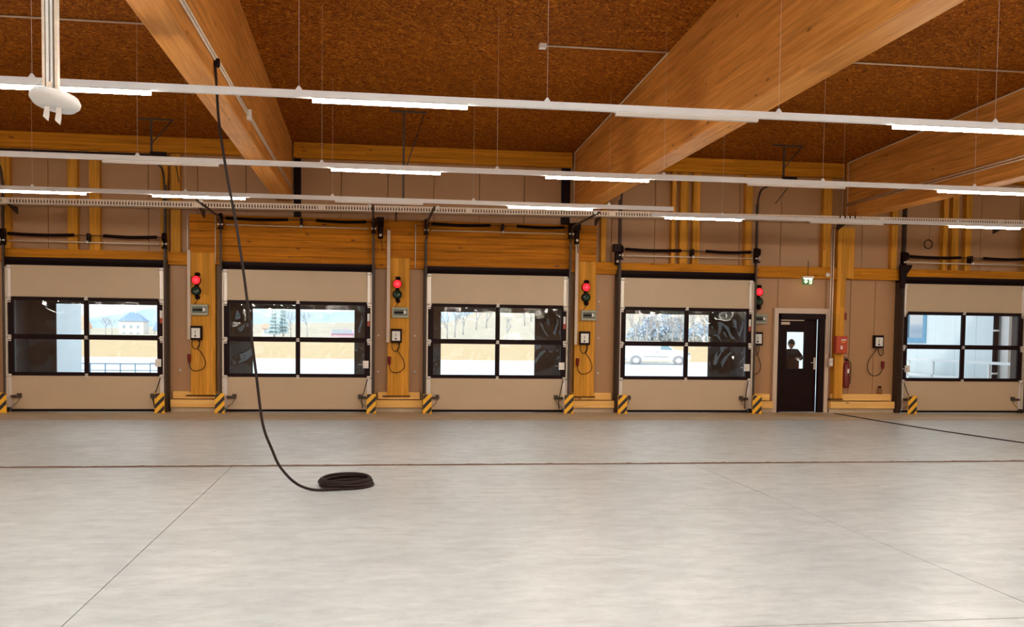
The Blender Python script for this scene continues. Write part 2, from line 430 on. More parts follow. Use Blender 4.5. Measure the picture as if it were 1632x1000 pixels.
# studs
STUDS = [(-7.62, -7.45), (-6.33, -6.13), (-5.90, -5.69), (-4.48, -4.33), (-4.27, -4.08), (4.98, 5.10), (6.60, 6.70), (6.80, 6.99),
         (7.10, 7.26), (8.34, 8.50), (10.22, 10.42), (11.92, 12.06), (13.20, 13.32), (13.43, 13.60), (13.77, 13.92), (15.34, 15.5)]
for a, b in STUDS: MB().cbox(a, b, WF + .015, PF, 3.375, 5.43, .006).build('wall_stud', 'wood_z', wall)
# black strips painting in the shadowed column sides at the clerestory bay
for a, b in [(-1.75, -1.60), (4.08, 4.28)]: MB().box(a, b, PF - .05, PF + .01, 4.15, 5.44).build('painted_shade_strip', 'black', wall)
# top plate in pieces between beams
for a, b in [(XL, -2.12), (-1.75, 4.30), (4.70, 10.70), (11.1, XR)]:
    MB().cbox(a, b, WF - .01, PF, 5.44, 5.765, .008).build('top_plate', 'wood_x', wall)
# header beams
for a, b in [(XL, -3.90), (4.87, 10.56), (10.90, XR)]: MB().cbox(a, b, WF, PF, 3.11, 3.375, .008).build('header_beam', 'wood_x', wall)
# boards over doors two and three
bz = [3.13, 3.335, 3.53, 3.69, 3.85, 4.02, 4.18]
for i in range(6):
    MB().cbox(-3.89, 4.88, WF + .01 + .004 * (i % 2), PF, bz[i] + .002, bz[i + 1] - .002, .006).build('glulam_board', 'board', wall)
# bottom rails
RAILS = [(-4.29, -3.28), (.02, 1.03), (4.33, 5.34), (8.62, 9.10), (10.50, 12.10)]
for a, b in RAILS:
    MB().cbox(a, b, WF - .02, WF + .12, .10, .262, .006).build('bottom_rail', 'wood_pale', wall)
    MB().cbox(a + .04, b - .06, WF + .05, PF, .28, .435, .006).build('bottom_rail', 'wood_pale', wall)
    MB().box(a, b, WF + .04, PF, 0, .10).build('sill_upstand', 'apron', wall)
# white screw caps on the panels beside the posts
cap = MB().lathe([(.0, 0), (.022, 0), (.022, .01), (.012, .018)], (0, 0, 0), 1, 10).mesh('screw_cap', 'white2')
for X in (.06, .86, 4.99, -4.12, 11.3):
    for Z in (.88, 1.67, 2.49):
        if X in (.06, .86) and Z > 2: continue
        if X in (-4.12,) and Z > 1: continue
        if X == 11.3: continue
        link_mesh('screw_cap', cap, wall, (X, PF - .004, Z), (math.pi, 0, 0))
# conduits on ceiling and wall edge
for p in [[(2.43, 14.3, ceil_z(14.3) - .02), (4.31, 14.3, ceil_z(14.3) - .02)], [(-9, 14.3, ceil_z(14.3) - .02), (-2.12, 14.3, ceil_z(14.3) - .02)],
          [(4.72, 14.3, ceil_z(14.3) - .02), (10.7, 14.3, ceil_z(14.3) - .02)]]:
    MB().tube(p, .014, 6).build('ceiling_conduit', 'trunk', ceiling)
MB().box(2.36, 2.46, 14.24, 14.36, ceil_z(14.3) - .06, ceil_z(14.3)).build('junction_box', 'white', ceiling)

# ------------------------------------------------------------------ roof beams
def roof_beam(x0, x1, zb, label):
    t = thing('roof_beam', label, 'beam', ((x0 + x1) / 2, D, zb))
    hw = (x1 - x0) / 2; y0, y1 = YB - D, .05; c = .012
    zt0, zt1 = ceil_z(YB) - zb, ceil_z(D) - zb
    prof = [(-hw, c), (-hw + c, 0), (hw - c, 0), (hw, c)]
    vv = [(a, y0, b) for a, b in prof] + [(hw, y0, zt0), (-hw, y0, zt0)] + [(a, y1, b) for a, b in prof] + [(hw, y1, zt1), (-hw, y1, zt1)]
    fs = [(0, 1, 2, 3, 4, 5), (11, 10, 9, 8, 7, 6)] + [(i, i + 6, (i + 1) % 6 + 6, (i + 1) % 6) for i in range(6)]
    MB().add(vv, fs).build('timber', 'beam', t)
    return t
bl = roof_beam(-2.10, -1.78, 4.50, 'glulam roof beam on the left, with twin conduits along its side and the black cable hung from it')
br = roof_beam(4.33, 4.70, 4.48, 'widest-looking glulam roof beam, crossing the upper right of the ceiling')
b3 = roof_beam(10.72, 11.08, 4.50, 'shaded glulam roof beam at the far right edge, above the red box')
def beam_conduits(t, x0, dx, n, z, ya=-12, yb=-.05):
    for i in range(n):
        MB().tube([(x0 + dx * .0, ya, z + i * .05), (x0 + dx * .0, yb, z + i * .05)], .014, 6).build('conduit', 'steel', t)
beam_conduits(bl, .16 + .016, 0, 2, .22)
beam_conduits(b3, -.18 - .016, 0, 2, .28)
MB().box(.16, .22, -7.3, -7.2, .16, .3).build('junction_box', 'white', bl)
# thin edge conduit where the side faces meet the ceiling, and down the end of the beam
for t, sx_ in ((br, -.185 - .012), (b3, -.18 - .012)):
    yl = -6.96 if t is br else -12.0
    za = ceil_z(D + yl) - t.location.z - .02; zb_ = 1.26
    MB().tube([(sx_, yl, za), (sx_, -.09, zb_), (sx_, -.08, 0.0)], .012, 6).build('conduit', 'trunk', t)

# ------------------------------------------------------------------ posts
def post(x0, x1, z0, z1, label, yf=WF - .015):
    t = thing('timber_post', label, 'post', ((x0 + x1) / 2, yf, z0)); hw = (x1 - x0) / 2
    MB().cbox(-hw, hw, 0, PF - yf, 0, z1 - z0, .008).build('post_timber', 'wood_z', t)
    MB().box(-hw - .1, hw + .03, .01, .16, -.02, -.001).build('base_plate', 'black', t)
    return t
post(-3.87, -3.36, .36, 3.38, 'wide timber post between the two leftmost dock doors')
post(.26, .73, .36, 3.36, 'wide timber post under the middle signal light, between second and third dock doors')
post(4.40, 4.87, .36, 3.38, 'wide timber post left of the dock door with the white van outside')
p5 = post(10.57, 10.78, .33, 4.30, 'tall narrow orange post right of the dark entrance door', WF - .03)
MB().box(.105, .31, .02, .17, 2.80, 3.97).build('side_timber', 'wood_z', p5)

# ------------------------------------------------------------------ dock doors
hinge_me = MB().box(-.028, .028, -.022, 0, -.026, .026).box(-.04, .04, -.008, 0, -.045, -.032).cyl((-.03, -.026, 0), (.03, -.026, 0), .012, 8).mesh('hinge', 'chrome')
roller_me = MB().box(-.035, .035, -.02, 0, -.05, .05).cyl((-.05, -.04, .01), (.05, -.04, .01), .016, 8).box(-.03, .03, -.012, 0, -.085, -.065).mesh('roller_hinge', 'chrome')
ZG = [.83, 1.51, 1.615, 2.31]
def dock_door(i, x0, tall, label):
    t = empty_struct('door_%d' % (i + 1), (x0, D, 0), label, 'dock door')
    W = DW
    # insulated panels: bottom two ribs, top two ribs
    MB().cbox(.03, W - .03, 0, .045, .06, .755, .005).build('bottom_panel', 'door_panel', t)
    MB().cbox(.03, W - .03, 0, .045, 2.385, 3.035, .005).build('top_panel', 'door_panel', t)
    MB().box(.01, W - .01, -.01, .05, .015, .06).build('bottom_seal', 'rubber', t)
    MB().box(-.06, W + .06, -.03, .16, 3.04, 3.125).build('top_seal', 'rubber', t)
    for sx_ in (-.05, W - .03): MB().box(sx_, sx_ + .08, -.004, .04, .10, .755).box(sx_, sx_ + .08, -.004, .04, 2.385, 3.03).build('end_cap', 'chrome', t)
    # window section frame
    fr = MB()
    for a, b in ((.755, .83), (1.51, 1.615), (2.31, 2.385)): fr.box(-.03, W + .03, -.006, .045, a, b)
    for a, b in ((-.03, .085), (W / 2 - .048, W / 2 + .048), (W - .085, W + .03)):
        fr.box(a, b, -.005, .044, .83, 1.51); fr.box(a, b, -.005, .044, 1.615, 2.31)
    fr.build('window_frame', 'black', t)
    for a, b in ((.085, W / 2 - .048), (W / 2 + .048, W - .085)):
        for c, d in ((.83, 1.51), (1.615, 2.31)):
            MB().add([(a, .02, c), (b, .02, c), (b, .02, d), (a, .02, d)], [(0, 1, 2, 3)]).build('pane', 'pane', t)
    for z in (.775, 1.565, 2.375): link_mesh('hinge', hinge_me, t, (W / 2, -.006, z))
    for z in (.74, 1.55, 2.35, 2.97):
        for X in (-.005, W + .005): link_mesh('roller_hinge', roller_me, t, (X, -.008, z))
    # lock, handle, sticker
    side = .06 if i == 4 else W - .09
    MB().box(side - .03, side + .09, -.05, -.005, .96, 1.12).cyl((side + .03, -.07, 1.04), (side + .03, -.05, 1.04), .03, 10).cyl((side - .13, -.06, 1.04), (side - .03, -.06, 1.04), .008, 6).build('lock', 'chrome', t)
    if i != 4:
        st = MB().box(W - .03, W + .02, -.01, -.005, 1.98, 2.14).build('sticker', 'white2', t)
        MB().box(W - .03, W + .02, -.011, -.005, 1.87, 1.98).build('red_mark', 'red', st)
    # bottom brackets and slack cables
    for X, s in ((.02, 1), (W - .02, -1)):
        MB().box(min(X, X + s * .20), max(X, X + s * .20), -.06, 0, .30, .35).box(min(X + s * .12, X + s * .2), max(X + s * .12, X + s * .2), -.05, 0, .35, .39).tube([(X + s * .17, -.04, .3), (X + s * .13, -.05, .2), (X + s * .03, -.04, .12)], .006, 5).build('lift_bracket', 'track', t)
    if i != 0: pass
    X = W - .02 if i != 4 else .02; s = 1 if i != 4 else -1
    MB().tube([(X, -.03, .72), (X - s * .06, -.08, .5), (X - s * .12, -.16, .30), (X - s * .10, -.12, .1)], .010, 6).build('door_cable', 'cable', t)
    # jamb reveals
    for a, b in ((-.13, -.02), (W + .02, W + .13)): MB().box(a, b, .03, .40, 0, 3.12).build('jamb', 'track', t)
    MB().box(-.13, W + .13, .05, .40, 3.06, 3.2).build('head_jamb', 'black', t)
    # tracks
    ztop = 4.75 if tall else 3.78
    yend = -1.45 if tall else -2.85
    for X, s in ((-.085, -1), (W + .085, 1)):
        MB().box(X - .018, X + .018, -.10, -.06, .02, ztop).box(min(X, X + s * .035), max(X, X + s * .035), -.06, .03, .02, ztop).build('track', 'track', t)
        R = .32; arc = [(X, -.08 - R * (1 - math.cos(a)), ztop + R * math.sin(a)) for a in [k * math.pi / 2 / 8 for k in range(9)]]
        arc.append((X, yend, ztop + R + .0))
        MB().tube(arc, .024, 6).build('curved_track', 'track', t)
        MB().lathe([(.0, 0), (.035, 0), (.035, .05), (.0, .05)], (X - s * .07, yend, ztop + R), 1, 10).build('end_buffer', 'white2', t)
        MB().box(X - .05 if s > 0 else X - .01, X + .01 if s > 0 else X + .05, -.045, 0, .1, 3.0).build('track_angle', 'steel', t)
        MB().cyl((X - s*.02, -.09, ztop + R), (X - s*.02, -.09, ztop + R + .001), .01, 6)
    # spring shaft
    zs = 3.66 if tall else 4.10
    MB().cyl((-.10, -.10, zs), (W + .12, -.10, zs), .010, 8).build('shaft', 'track', t)
    MB().cyl((.02, -.08, zs - .14), (W - .02, -.08, zs - .14), .012, 8).build('cross_rod', 'steel', t)
    for a, b in ((.02, 1.30), (1.88, W - .06)):
        pts = [(a + (b - a) * k / 10, -.10, zs - .018 * math.sin(k / 10 * math.pi)) for k in range(11)]
        MB().tube(pts, .034, 10).build('torsion_spring', 'rubber', t)
    MB().box(W / 2 + .05, W / 2 + .10, -.13, .05, zs - .14, zs + .04).build('shaft_bearing', 'black', t)
    MB().cyl((W / 2 + .055, -.15, zs - .14), (W / 2 + .095, -.15, zs - .14), .03, 10).build('bearing_nut', 'white2', t)
    for X, s in ((-.09, 1), (W + .09, -1)):
        MB().lathe([(.05, -.04), (.085, -.04), (.085, -.02), (.06, -.02), (.06, .03), (.085, .03), (.085, .045), (.05, .045)], (X, -.12, zs), 0, 14).build('cable_drum', 'black', t)
        MB().box(X - .03, X + .03, -.10, .05, zs - .2, zs + .1).box(X - .05, X + .05, -.16, -.02, zs - .24, zs - .2).build('drum_bracket', 'black', t)
        for dd in (0, .07): MB().cyl((X - .05 + dd, -.15, zs - .14), (X - .01 + dd, -.15, zs - .14), .018, 8).build('coupling_ring', 'white2', t)
    # motor
    mx = {1: W + .24, 2: W + .22, 3: -.17, 4: None, 0: None}[i]
    if mx is not None:
        q = MB().box(mx - .09, mx + .07, -.20, -.02, zs - .06, zs + .10).lathe([(.03, -.36), (.055, -.35), (.06, -.1), (.05, -.06)], (mx, -.11, zs), 2, 12)
        q.build('drive_motor', 'black', t)
        MB().lathe([(.0, 0), (.03, 0), (.03, .02), (.0, .02)], (mx, -.18, zs - .28), 1, 10).build('motor_badge', 'steel', t)
        MB().tube([(mx + .01, -.12, zs - .36), (mx + .03, -.1, zs - .45), (mx + .05, -.02, zs - .6)], .008, 5).build('motor_cable', 'cable', t)
    if i == 4:
        MB().prism([(-.20, zs - .36), (-.20, zs - .20), (.08, zs - .2), (.08, zs - .25), (-.04, zs - .42), (-.09, zs - .75), (-.16, zs - .75)], 1, -.12, -.04).build('side_bracket', 'black', t)
    return t
DOORS = ['leftmost sectional dock door, showing a blue-roofed house through its panes', 'sectional dock door behind the hanging black cable',
         'middle sectional dock door, with bare trees on a slope outside', 'sectional dock door with a white van outside',
         'rightmost sectional dock door, with a pale blue building and railing outside']
for i, x0 in enumerate(DX): dock_door(i, x0, i in (0, 3, 4), DOORS[i])

# track end hangers from the ceiling
def hanger(x, y, zb, label, bar=None, zt=None):
    z1 = ceil_z(y)
    t = thing('track_hanger', label, 'bracket', (x, y, zb))
    h = z1 - zb
    MB().box(-.02, .02, -.015, .015, 0, h).build('drop_rod', 'track', t)
    MB().box(-.25, .42, -.02, .02, h - .03, h).build('ceiling_bar', 'track', t)
    MB().tube([(.38, 0, h - .03), (.02, 0, h * .35)], .012, 6).build('brace', 'track', t)
    if bar:
        MB().box(bar[0], bar[1], -.02, .02, -.03, .02).build('cross_bar', 'steel' if bar[2] else 'black', t)
        MB().box(-.02, .28, -.06, .06, -.05, .06).build('stop_block', 'black', t)
        MB().tube([(.0, 0, .0), (.35, .5, -.05), (.3, 1.1, -.35)], .012, 6).build('curved_arm', 'track', t)
    return t
hanger(8.56, D - 1.45, 5.09, 'dark hanger bracket holding the track ends above the van door', (-3.1, .1, True))
hanger(-4.32, D - 1.45, 5.12, 'dark hanger bracket holding the track ends above the leftmost door', (-3.4, .1, False))
hanger(.50, D - 2.85, 4.12, 'long slender hanger rod in the centre, above the middle signal light', None)

# ------------------------------------------------------------------ cable tray
TX0, TX1 = -9.6, 18.5
def tz(x): return 4.225 + (x + 7.45) * .0084
tray = thing('cable_tray', 'long perforated metal cable tray running across the whole door wall', 'cable tray', (TX0, D - .50, tz(TX0)))
tray.rotation_euler = (0, -math.atan(.0084), 0)
L = TX1 - TX0; q = MB()
q.box(0, L, 0, .006, 0, .016).box(0, L, 0, .006, .09, .112).box(0, L, -.0, .30, -.006, 0)
q.build('side_rail', 'steel', tray)
q = MB(); x = 0
while x < L:
    q.box(x, x + .032, .0, .006, .016, .09); x += .058
tag(q.build('perforated_slats', 'steel', tray), kind='stuff')
MB().box(0, L, .29, .30, 0, .10).build('rear_rail', 'track', tray)
for X in (2.2, 5.9, 8.4, 11.5, 14.6, 18.0, 20.9, 23.8, 25.5):
    MB().box(X, X + .13, -.008, .0, .0, .112).build('joint_plate', 'steel', tray)
for X in (2.3, 6.0, 10.0, 14.4, 20.1, 24.0):
    MB().prism([(-.02, -.02), (.5, -.02), (.5, -.16)], 0, X, X + .04).build('tray_bracket', 'track', tray)
for k in range(4): MB().box(19.92 + k * .12, 19.94 + k * .12, -.02, .02, -.03, .13).build('cable_tie', 'black', tray)
q = MB(); rr = random.Random(5)
for k in range(4): q.tube([(x, .08 + .05 * k, .02 + .012 * math.sin(x * 1.3 + k)) for x in [j * 1.0 for j in range(int(L))]], .012, 5)
tag(q.build('laid_cables', 'cable', tray), kind='stuff')
for X, R in ((19.2, .06), (21.05, .07), (21.25, .06), (17.6, .05)):
    MB().tube([(X + R * 1.4 * math.cos(a), .0, -.02 + R * .6 * math.sin(a)) for a in [math.pi + k * math.pi / 8 for k in range(9)]], .006, 5).build('drooping_cable', 'cable', tray)

# ------------------------------------------------------------------ light rows
def rail(y, x0, x1, label, z=3.93, n0=-.72):
    t = thing('light_rail', label, 'light rail', (x0, y, z)); Ln = x1 - x0
    MB().box(0, Ln, -.03, .03, 0, .06).box(0, Ln, -.022, .022, -.006, 0).build('trunking', 'white', t)
    k = math.ceil((x0 - n0) / 2.35)
    while n0 + 2.35 * k < x1:
        X = n0 + 2.35 * k - x0; h = ceil_z(y) - z
        MB().cyl((X, 0, .09), (X, 0, h), .0016, 5).build('suspension_wire', 'steel', t)
        MB().prism([(X - .035, .06), (X + .035, .06), (X + .008, .1), (X - .008, .1)], 1, -.01, .01).build('wire_clip', 'white', t)
        k += 1
    return t
def DIFF(x0, x1, q=None, z=0):       # diffuser: weakly glowing sides, bright flat underside
    q = q or MB()
    q.prism([(-.028, z), (.028, z), (.026, z - .027), (-.026, z - .027)], 0, x0 + .004, x1)
    q.mi[-2] = 1
    return q
lamp_on = [MB().box(0, 1.46, -.032, .032, -.008, 0).mesh('lamp_body', 'white'), DIFF(0, 1.456).mesh('diffuser', ['led_side', 'led'])]
lamp_off = [lamp_on[0], DIFF(0, 1.456).mesh('diffuser', ['led_off', 'led_off'])]
def tube_light(x, y, z, on, label, group=None):
    t = thing('tube_light', label, 'light', (x, y, z - .006), group=group)
    a = link_mesh('lamp_body', lamp_on[0], t); b = link_mesh('diffuser', (lamp_on if on else lamp_off)[1], t, (0, 0, -.008))
    return t
P = 2.90
ROW = [(9.37, -13.5, 22, 'front light rail, the nearest and highest in the picture', 'front ceiling row', 3.93),
       (13.28, -13.5, 22, 'second light rail from the front, crossing just above the door tracks', 'second ceiling row', 3.93),
       (16.5, -13.5, 5.13, 'third light rail, the left-hand one ending near the big roof beam', 'left rear ceiling row', 3.93),
       (17.35, 4.97, 22, 'rear light rail on the right, in front of the cable tray', 'right rear ceiling row', 3.93)]
for y, a, b, lab, rn, z in ROW: rail(y, a, b, lab)
def x_at(k): return -.60 + 2.905 * k
on_off = {0: {-1: (1, 'lit tube light at the left edge of the front ceiling row'), 0: (1, 'lit tube light in the front ceiling row, left of centre'),
              1: (0, 'unlit tube light in the front ceiling row, under the big roof beam'), 2: (1, 'lit tube light at the right edge of the front ceiling row')},
          1: {-1: (0, 'unlit tube light in the second ceiling row, near the left'), 0: (1, 'lit tube light in the second ceiling row, left of centre'),
              1: (1, 'lit tube light in the second ceiling row, right beside the big roof beam'), 2: (0, 'unlit tube light in the second ceiling row, below the far track hanger'),
              3: (1, 'lit tube light in the second ceiling row at the right edge')},
          2: {-2: (1, 'lit tube light in the left rear row, at the left edge'), -1: (1, 'lit tube light in the left rear row, behind the black cable'),
              0: (0, 'unlit tube light in the left rear row, near the centre'), 1: (1, 'lit tube light in the left rear row, just right of centre')},
          3: {2: (1, 'lit tube light in the right rear row, over the van door'), 3: (0, 'unlit tube light in the right rear row, by the orange post'),
              4: (1, 'lit tube light in the right rear row, at the right edge')}}
for r, dct in on_off.items():
    for k, (on, lab) in dct.items():
        off = {0: 0, 1: 0, 2: -.08, 3: .0}[r]
        X = x_at(k) + off
        if r == 2 and k == -2: X = -6.07
        if r == 3: X = {2: 5.24, 3: 8.04, 4: 10.86}[k]
        tube_light(X, ROW[r][0], 3.93, on, lab)
# the same rows go on outside the picture (over and behind the camera); one object each
for j, y in enumerate([5.45, 1.5, -2.4, -6.3, -10.2]):
    t = thing('light_row', ['first', 'second', 'third', 'fourth', 'fifth'][j] + ' overhead row of tube lights nearer than the photographed rows', 'light', (0, y, 3.93), group='light rows over the near half of the hall')
    MB().box(XL + .5, XR - .5, -.03, .03, 0, .06).build('trunking', 'white', t)
    q = MB(); qo = MB()
    for k in range(-4, 8):
        X = x_at(k) if k != 7 else x_at(7)
        if (k + j) % 4 == 3: continue
        DIFF(X, X + 1.455, q)
    q.build('diffusers', ['led_side', 'led'], t)
for r, ks in ((0, (-4, -2, 3, 4, 6)), (1, (-4, -3, 5, 6)), (2, (-4,)), (3, (6,))):
    for k in ks: tube_light(x_at(k), ROW[r][0], 3.93, 1, 'lit tube light of a ceiling row, beyond the edge of the picture', 'tube lights beyond the picture edge')

# ------------------------------------------------------------------ hanging access point, top left
ap = thing('antenna_panel', 'white rounded disc with loose tape flaps, hung on a metal channel at top left', 'antenna', (-1.84, 6.0, 3.07))
MB().lathe([(.02, -.055), (.115, -.045), (.138, -.02), (.140, 0), (.125, .022), (.07, .034), (.02, .036)], (0, 0, 0), 2, 32, 0, 1, 1).build('disc_housing', 'white2', ap)
bpy.data.objects['disc_housing'].rotation_euler = (math.radians(-8), math.radians(9), 0)
h = 4.5 - 3.07
q = MB().box(-.065, -.050, -.02, .02, .03, h).box(.004, .02, -.02, .02, .03, h).box(-.05, .004, .012, .02, .03, h)
q.build('channel', 'steel', ap)
MB().box(-.045, -.03, -.016, .012, .04, h).box(-.02, -.008, -.016, .012, .04, h).build('channel_cables', 'white', ap)
MB().tube([(-.06, 0, .11), (-.10, -.01, .08), (-.12, -.02, .03)], .004, 5).build('lead', 'white', ap)
MB().box(-.04, -.01, -.03, -.02, .04, .09).build('clip', 'steel', ap)
for a, b in ((-.035, 0), (.03, -.02)):
    MB().add([(a - .014, -.03, -.05), (a + .012, -.03, -.05), (a + .014, -.04, -.10 + b), (a + .006, -.035, -.135 + b), (a - .02, -.045, -.11 + b)], [(0, 1, 2, 3, 4)]).add([(a - .014, -.027, -.05), (a + .012, -.027, -.05), (a + .014, -.037, -.10 + b), (a + .006, -.032, -.135 + b), (a - .02, -.042, -.11 + b)], [(4, 3, 2, 1, 0)]).build('tape_flap', 'white2', ap)

# ------------------------------------------------------------------ hanging cable and its coil
cab = [(-1.765, 11.2, 4.67), (-1.755, 11.19, 4.55), (-1.745, 11.17, 4.41), (-1.71, 11.13, 3.99), (-1.62, 11.07, 3.44), (-1.54, 11.03, 3.03), (-1.49, 11.0, 2.75), (-1.415, 10.95, 2.27), (-1.345, 10.89, 1.73), (-1.28, 10.84, 1.25),
       (-1.225, 10.79, .84), (-1.18, 10.77, .64), (-1.11, 10.75, .47), (-1.04, 10.73, .31), (-.96, 10.72, .2), (-.88, 10.71, .12), (-.79, 10.71, .06), (-.66, 10.7, .022), (-.5, 10.72, .018), (-.36, 10.75, .018)]
def smooth_path(pts, n=6):
    pts = [Vector(p) for p in pts]; out = []
    for i in range(len(pts) - 1):
        p0, p1, p2, p3 = pts[max(i - 1, 0)], pts[i], pts[i + 1], pts[min(i + 2, len(pts) - 1)]
        for k in range(n):
            t = k / n
            out.append(.5 * ((2 * p1) + (p2 - p0) * t + (2 * p0 - 5 * p1 + 4 * p2 - p3) * t * t + (-p0 + 3 * p1 - 3 * p2 + p3) * t ** 3))
    out.append(pts[-1]); return out
cb = thing('power_cable', 'thick black cable hanging from the left roof beam down to a coil on the floor', 'cable', (-.31, 11.1, 0))
def rel(pts, o): return [Vector(p) - Vector(o) for p in pts]
MB().tube(rel(smooth_path(cab), (-.31, 11.1, 0)), .015, 8).build('hanging_length', 'cable', cb)
MB().lathe([(.0, -.04), (.03, -.04), (.035, 0), (.03, .05), (.0, .05)], Vector((-1.745, 11.2, 4.68)) - Vector((-.31, 11.1, 0)), 2, 10).build('hook', 'black', cb)
rr = random.Random(11)
loops = [(.30, .016), (.255, .017), (.285, .040), (.235, .042), (.265, .058), (.298, .052), (.245, .074), (.278, .078), (.262, .092)]
for li, (R_, z_) in enumerate(loops):
    pts = []
    ox, oy = rr.uniform(-.018, .018), rr.uniform(-.02, .02); ph = rr.uniform(0, 6.28)
    for k in range(36):
        a = 2 * math.pi * k / 36
        r2 = R_ * (1 + .03 * math.sin(2 * a + ph))
        pts.append((ox + r2 * math.cos(a), oy + r2 * 1.08 * math.sin(a), z_ + .012 * math.sin(a * 1.0 + ph) * (li > 1)))
    MB().tube(pts, .0145, 8, closed=True).build('coil_loop', 'cable', cb)

fc = thing('floor_cable', 'thin dark cable lying across the floor from the entrance door to the right edge', 'cable', (10.47, 21.0, 0))
MB().tube(rel(smooth_path([(10.47, 21.05, .01), (10.50, 20.2, .009), (10.53, 19.2, .009), (10.62, 17.5, .009), (10.78, 16.0, .009), (10.92, 15.0, .009), (11.1, 14.0, .009), (11.5, 12.6, .009)]), (10.47, 21.0, 0)), .010, 6).build('cable_run', 'cable', fc)

# ------------------------------------------------------------------ wall equipment
def place(x, y, z): return (x, y, z)
YW = WF - .015
def signal(x, z, label, y=YW):
    t = thing('signal_light', label, 'signal light', (x, y, z))
    MB().box(-.035, .045, -.03, 0, -.36, .16).build('back_plate', 'black', t)
    for dz, nm, mt in ((0, 'red_lens', 'redlamp'), (-.225, 'green_lens', 'green_lens')):
        hs = MB().lathe([(.05, 0), (.098, -.01), (.100, -.08), (.092, -.085)], (0, -.02, dz), 1, 18).build('lamp_housing', 'rubber', t)
        MB().lathe([(.0, -.12), (.04, -.118), (.075, -.105), (.088, -.083), (.085, -.06)], (0, -.02, dz), 1, 18).build(nm, mt, hs)
        if dz == 0: MB().lathe([(.0, -.128), (.03, -.126), (.036, -.118), (.0, -.118)], (0, -.02, dz), 1, 12).build('lamp_core', 'redcore', hs)
        MB().lathe([(.096, -.17), (.102, -.17), (.102, -.08), (.096, -.08)], (0, -.02, dz + .012), 1, 18)
    MB().lathe([(.0, 0), (.045, 0), (.045, -.06), (.0, -.065)], (.03, 0, .12), 1, 10).build('bracket_cap', 'black', t)
    MB().lathe([(.0, 0), (.05, 0), (.05, -.07), (.0, -.075)], (.02, 0, -.36), 1, 10).build('bracket_cap', 'black', t)
    MB().tube([(.02, -.02, -.40), (0, -.03, -.45), (-.05, -.01, -.50)], .006, 5).build('lead', 'cable', t)
signal(-3.74, 2.79, 'glowing red signal light on the leftmost timber post')
signal(.46, 2.79, 'glowing red signal light on the middle timber post')
signal(4.63, 2.80, 'glowing red signal light on the post left of the van door')
signal(8.72, 2.78, 'glowing red signal light on the pale wall right of the van door', PF - .02)
def dist_box(x0, x1, z0, z1, label, y=YW):
    t = thing('fuse_box', label, 'fuse box', ((x0 + x1) / 2, y, z0)); hw = (x1 - x0) / 2; h = z1 - z0
    MB().cbox(-hw, hw, -.09, 0, 0, h, .01).build('enclosure', 'grey_box', t)
    MB().box(-hw + .035, hw - .03, -.097, -.085, h * .22, h * .80).build('cover_window', 'grey_win', t)
    MB().box(-hw + .05, hw * .35, -.101, -.09, h * .40, h * .60).build('breaker_row', 'black', t)
    MB().box(hw * .42, hw * .60, -.102, -.09, h * .36, h * .72).box(hw * .66, hw * .74, -.102, -.09, h * .4, h * .66).build('white_switch', 'white2', t)
dist_box(-3.86, -3.50, 2.05, 2.28, 'grey fuse box on the leftmost timber post, below the signal light')
dist_box(.35, .71, 2.06, 2.29, 'grey fuse box on the middle timber post, below the signal light')
dist_box(4.53, 4.87, 2.06, 2.29, 'grey fuse box on the post left of the van door')
dist_box(8.60, 8.93, 2.05, 2.27, 'grey fuse box on the pale wall right of the van door', PF - .02)
def ctrl(xc, z0, z1, label, mode, y=YW):
    t = thing('door_control_box', label, 'control box', (xc, y, z0)); h = z1 - z0; hw = .115
    MB().cbox(-hw, hw, -.11, 0, 0, h, .012).build('box_body', 'black', t)
    f = MB().box(-hw + .02, hw - .035, -.118, -.105, .045, h - .05).build('control_face', 'white2', t)
    MB().lathe([(0, 0), (.018, 0), (.018, -.015), (0, -.015)], (-.015, -.118, .085), 1, 10).build('round_button', 'black', f)
    MB().box(-.025, -.005, -.122, -.117, .13, .20).build('arrow_buttons', 'grey_box', f)
    if mode == 'R':       # plug on the left, loop to the right
        loop = [(.05, -.06, 0), (.055, -.06, -.09), (.02, -.06, -.17), (.09, -.05, -.26), (.17, -.05, -.42), (.17, -.05, -.55), (.08, -.05, -.63), (-.05, -.05, -.65), (-.13, -.05, -.58), (-.15, -.05, -.47)]
        pl = (-.15, -.45); sm = [(-.09, -.06, 0), (-.09, -.06, -.12), (-.03, -.06, -.19), (.05, -.06, -.15), (.07, -.06, 0)]
    elif mode == 'L':
        loop = [(-.05, -.06, 0), (-.07, -.06, -.07), (-.18, -.05, -.22), (-.25, -.05, -.40), (-.22, -.05, -.56), (-.10, -.05, -.65), (.05, -.05, -.62), (.13, -.05, -.50)]
        pl = (.13, -.46); sm = [(.0, -.06, 0), (.02, -.06, -.12), (.08, -.06, -.18), (.13, -.06, -.12), (.12, -.06, 0)]
    else:
        loop = [(.04, -.06, 0), (.03, -.06, -.16), (-.04, -.05, -.24), (-.10, -.05, -.22)]
        pl = None; sm = [(.0, -.06, 0), (-.02, -.06, -.12), (.05, -.05, -.3), (.10, -.05, -.48), (.06, -.05, -.62), (-.05, -.05, -.68), (-.12, -.05, -.66)]
    MB().tube(smooth_path(loop), .009, 6).build('plug_lead', 'cable', t)
    MB().tube(smooth_path(sm), .009, 6).build('supply_lead', 'cable', t)
    if pl:
        g = MB().lathe([(.0, -.10), (.022, -.09), (.032, -.06), (.034, .02), (.040, .03), (.040, .09), (.0, .09)], (pl[0], -.06, pl[1] + .06), 2, 12).build('power_plug', 'dark_red', t)
ctrl(-3.74, 1.53, 1.83, 'black door control box with looped plug lead on the leftmost timber post', 'R')
ctrl(.45, 1.52, 1.82, 'black door control box with looped plug lead on the middle timber post', 'R')
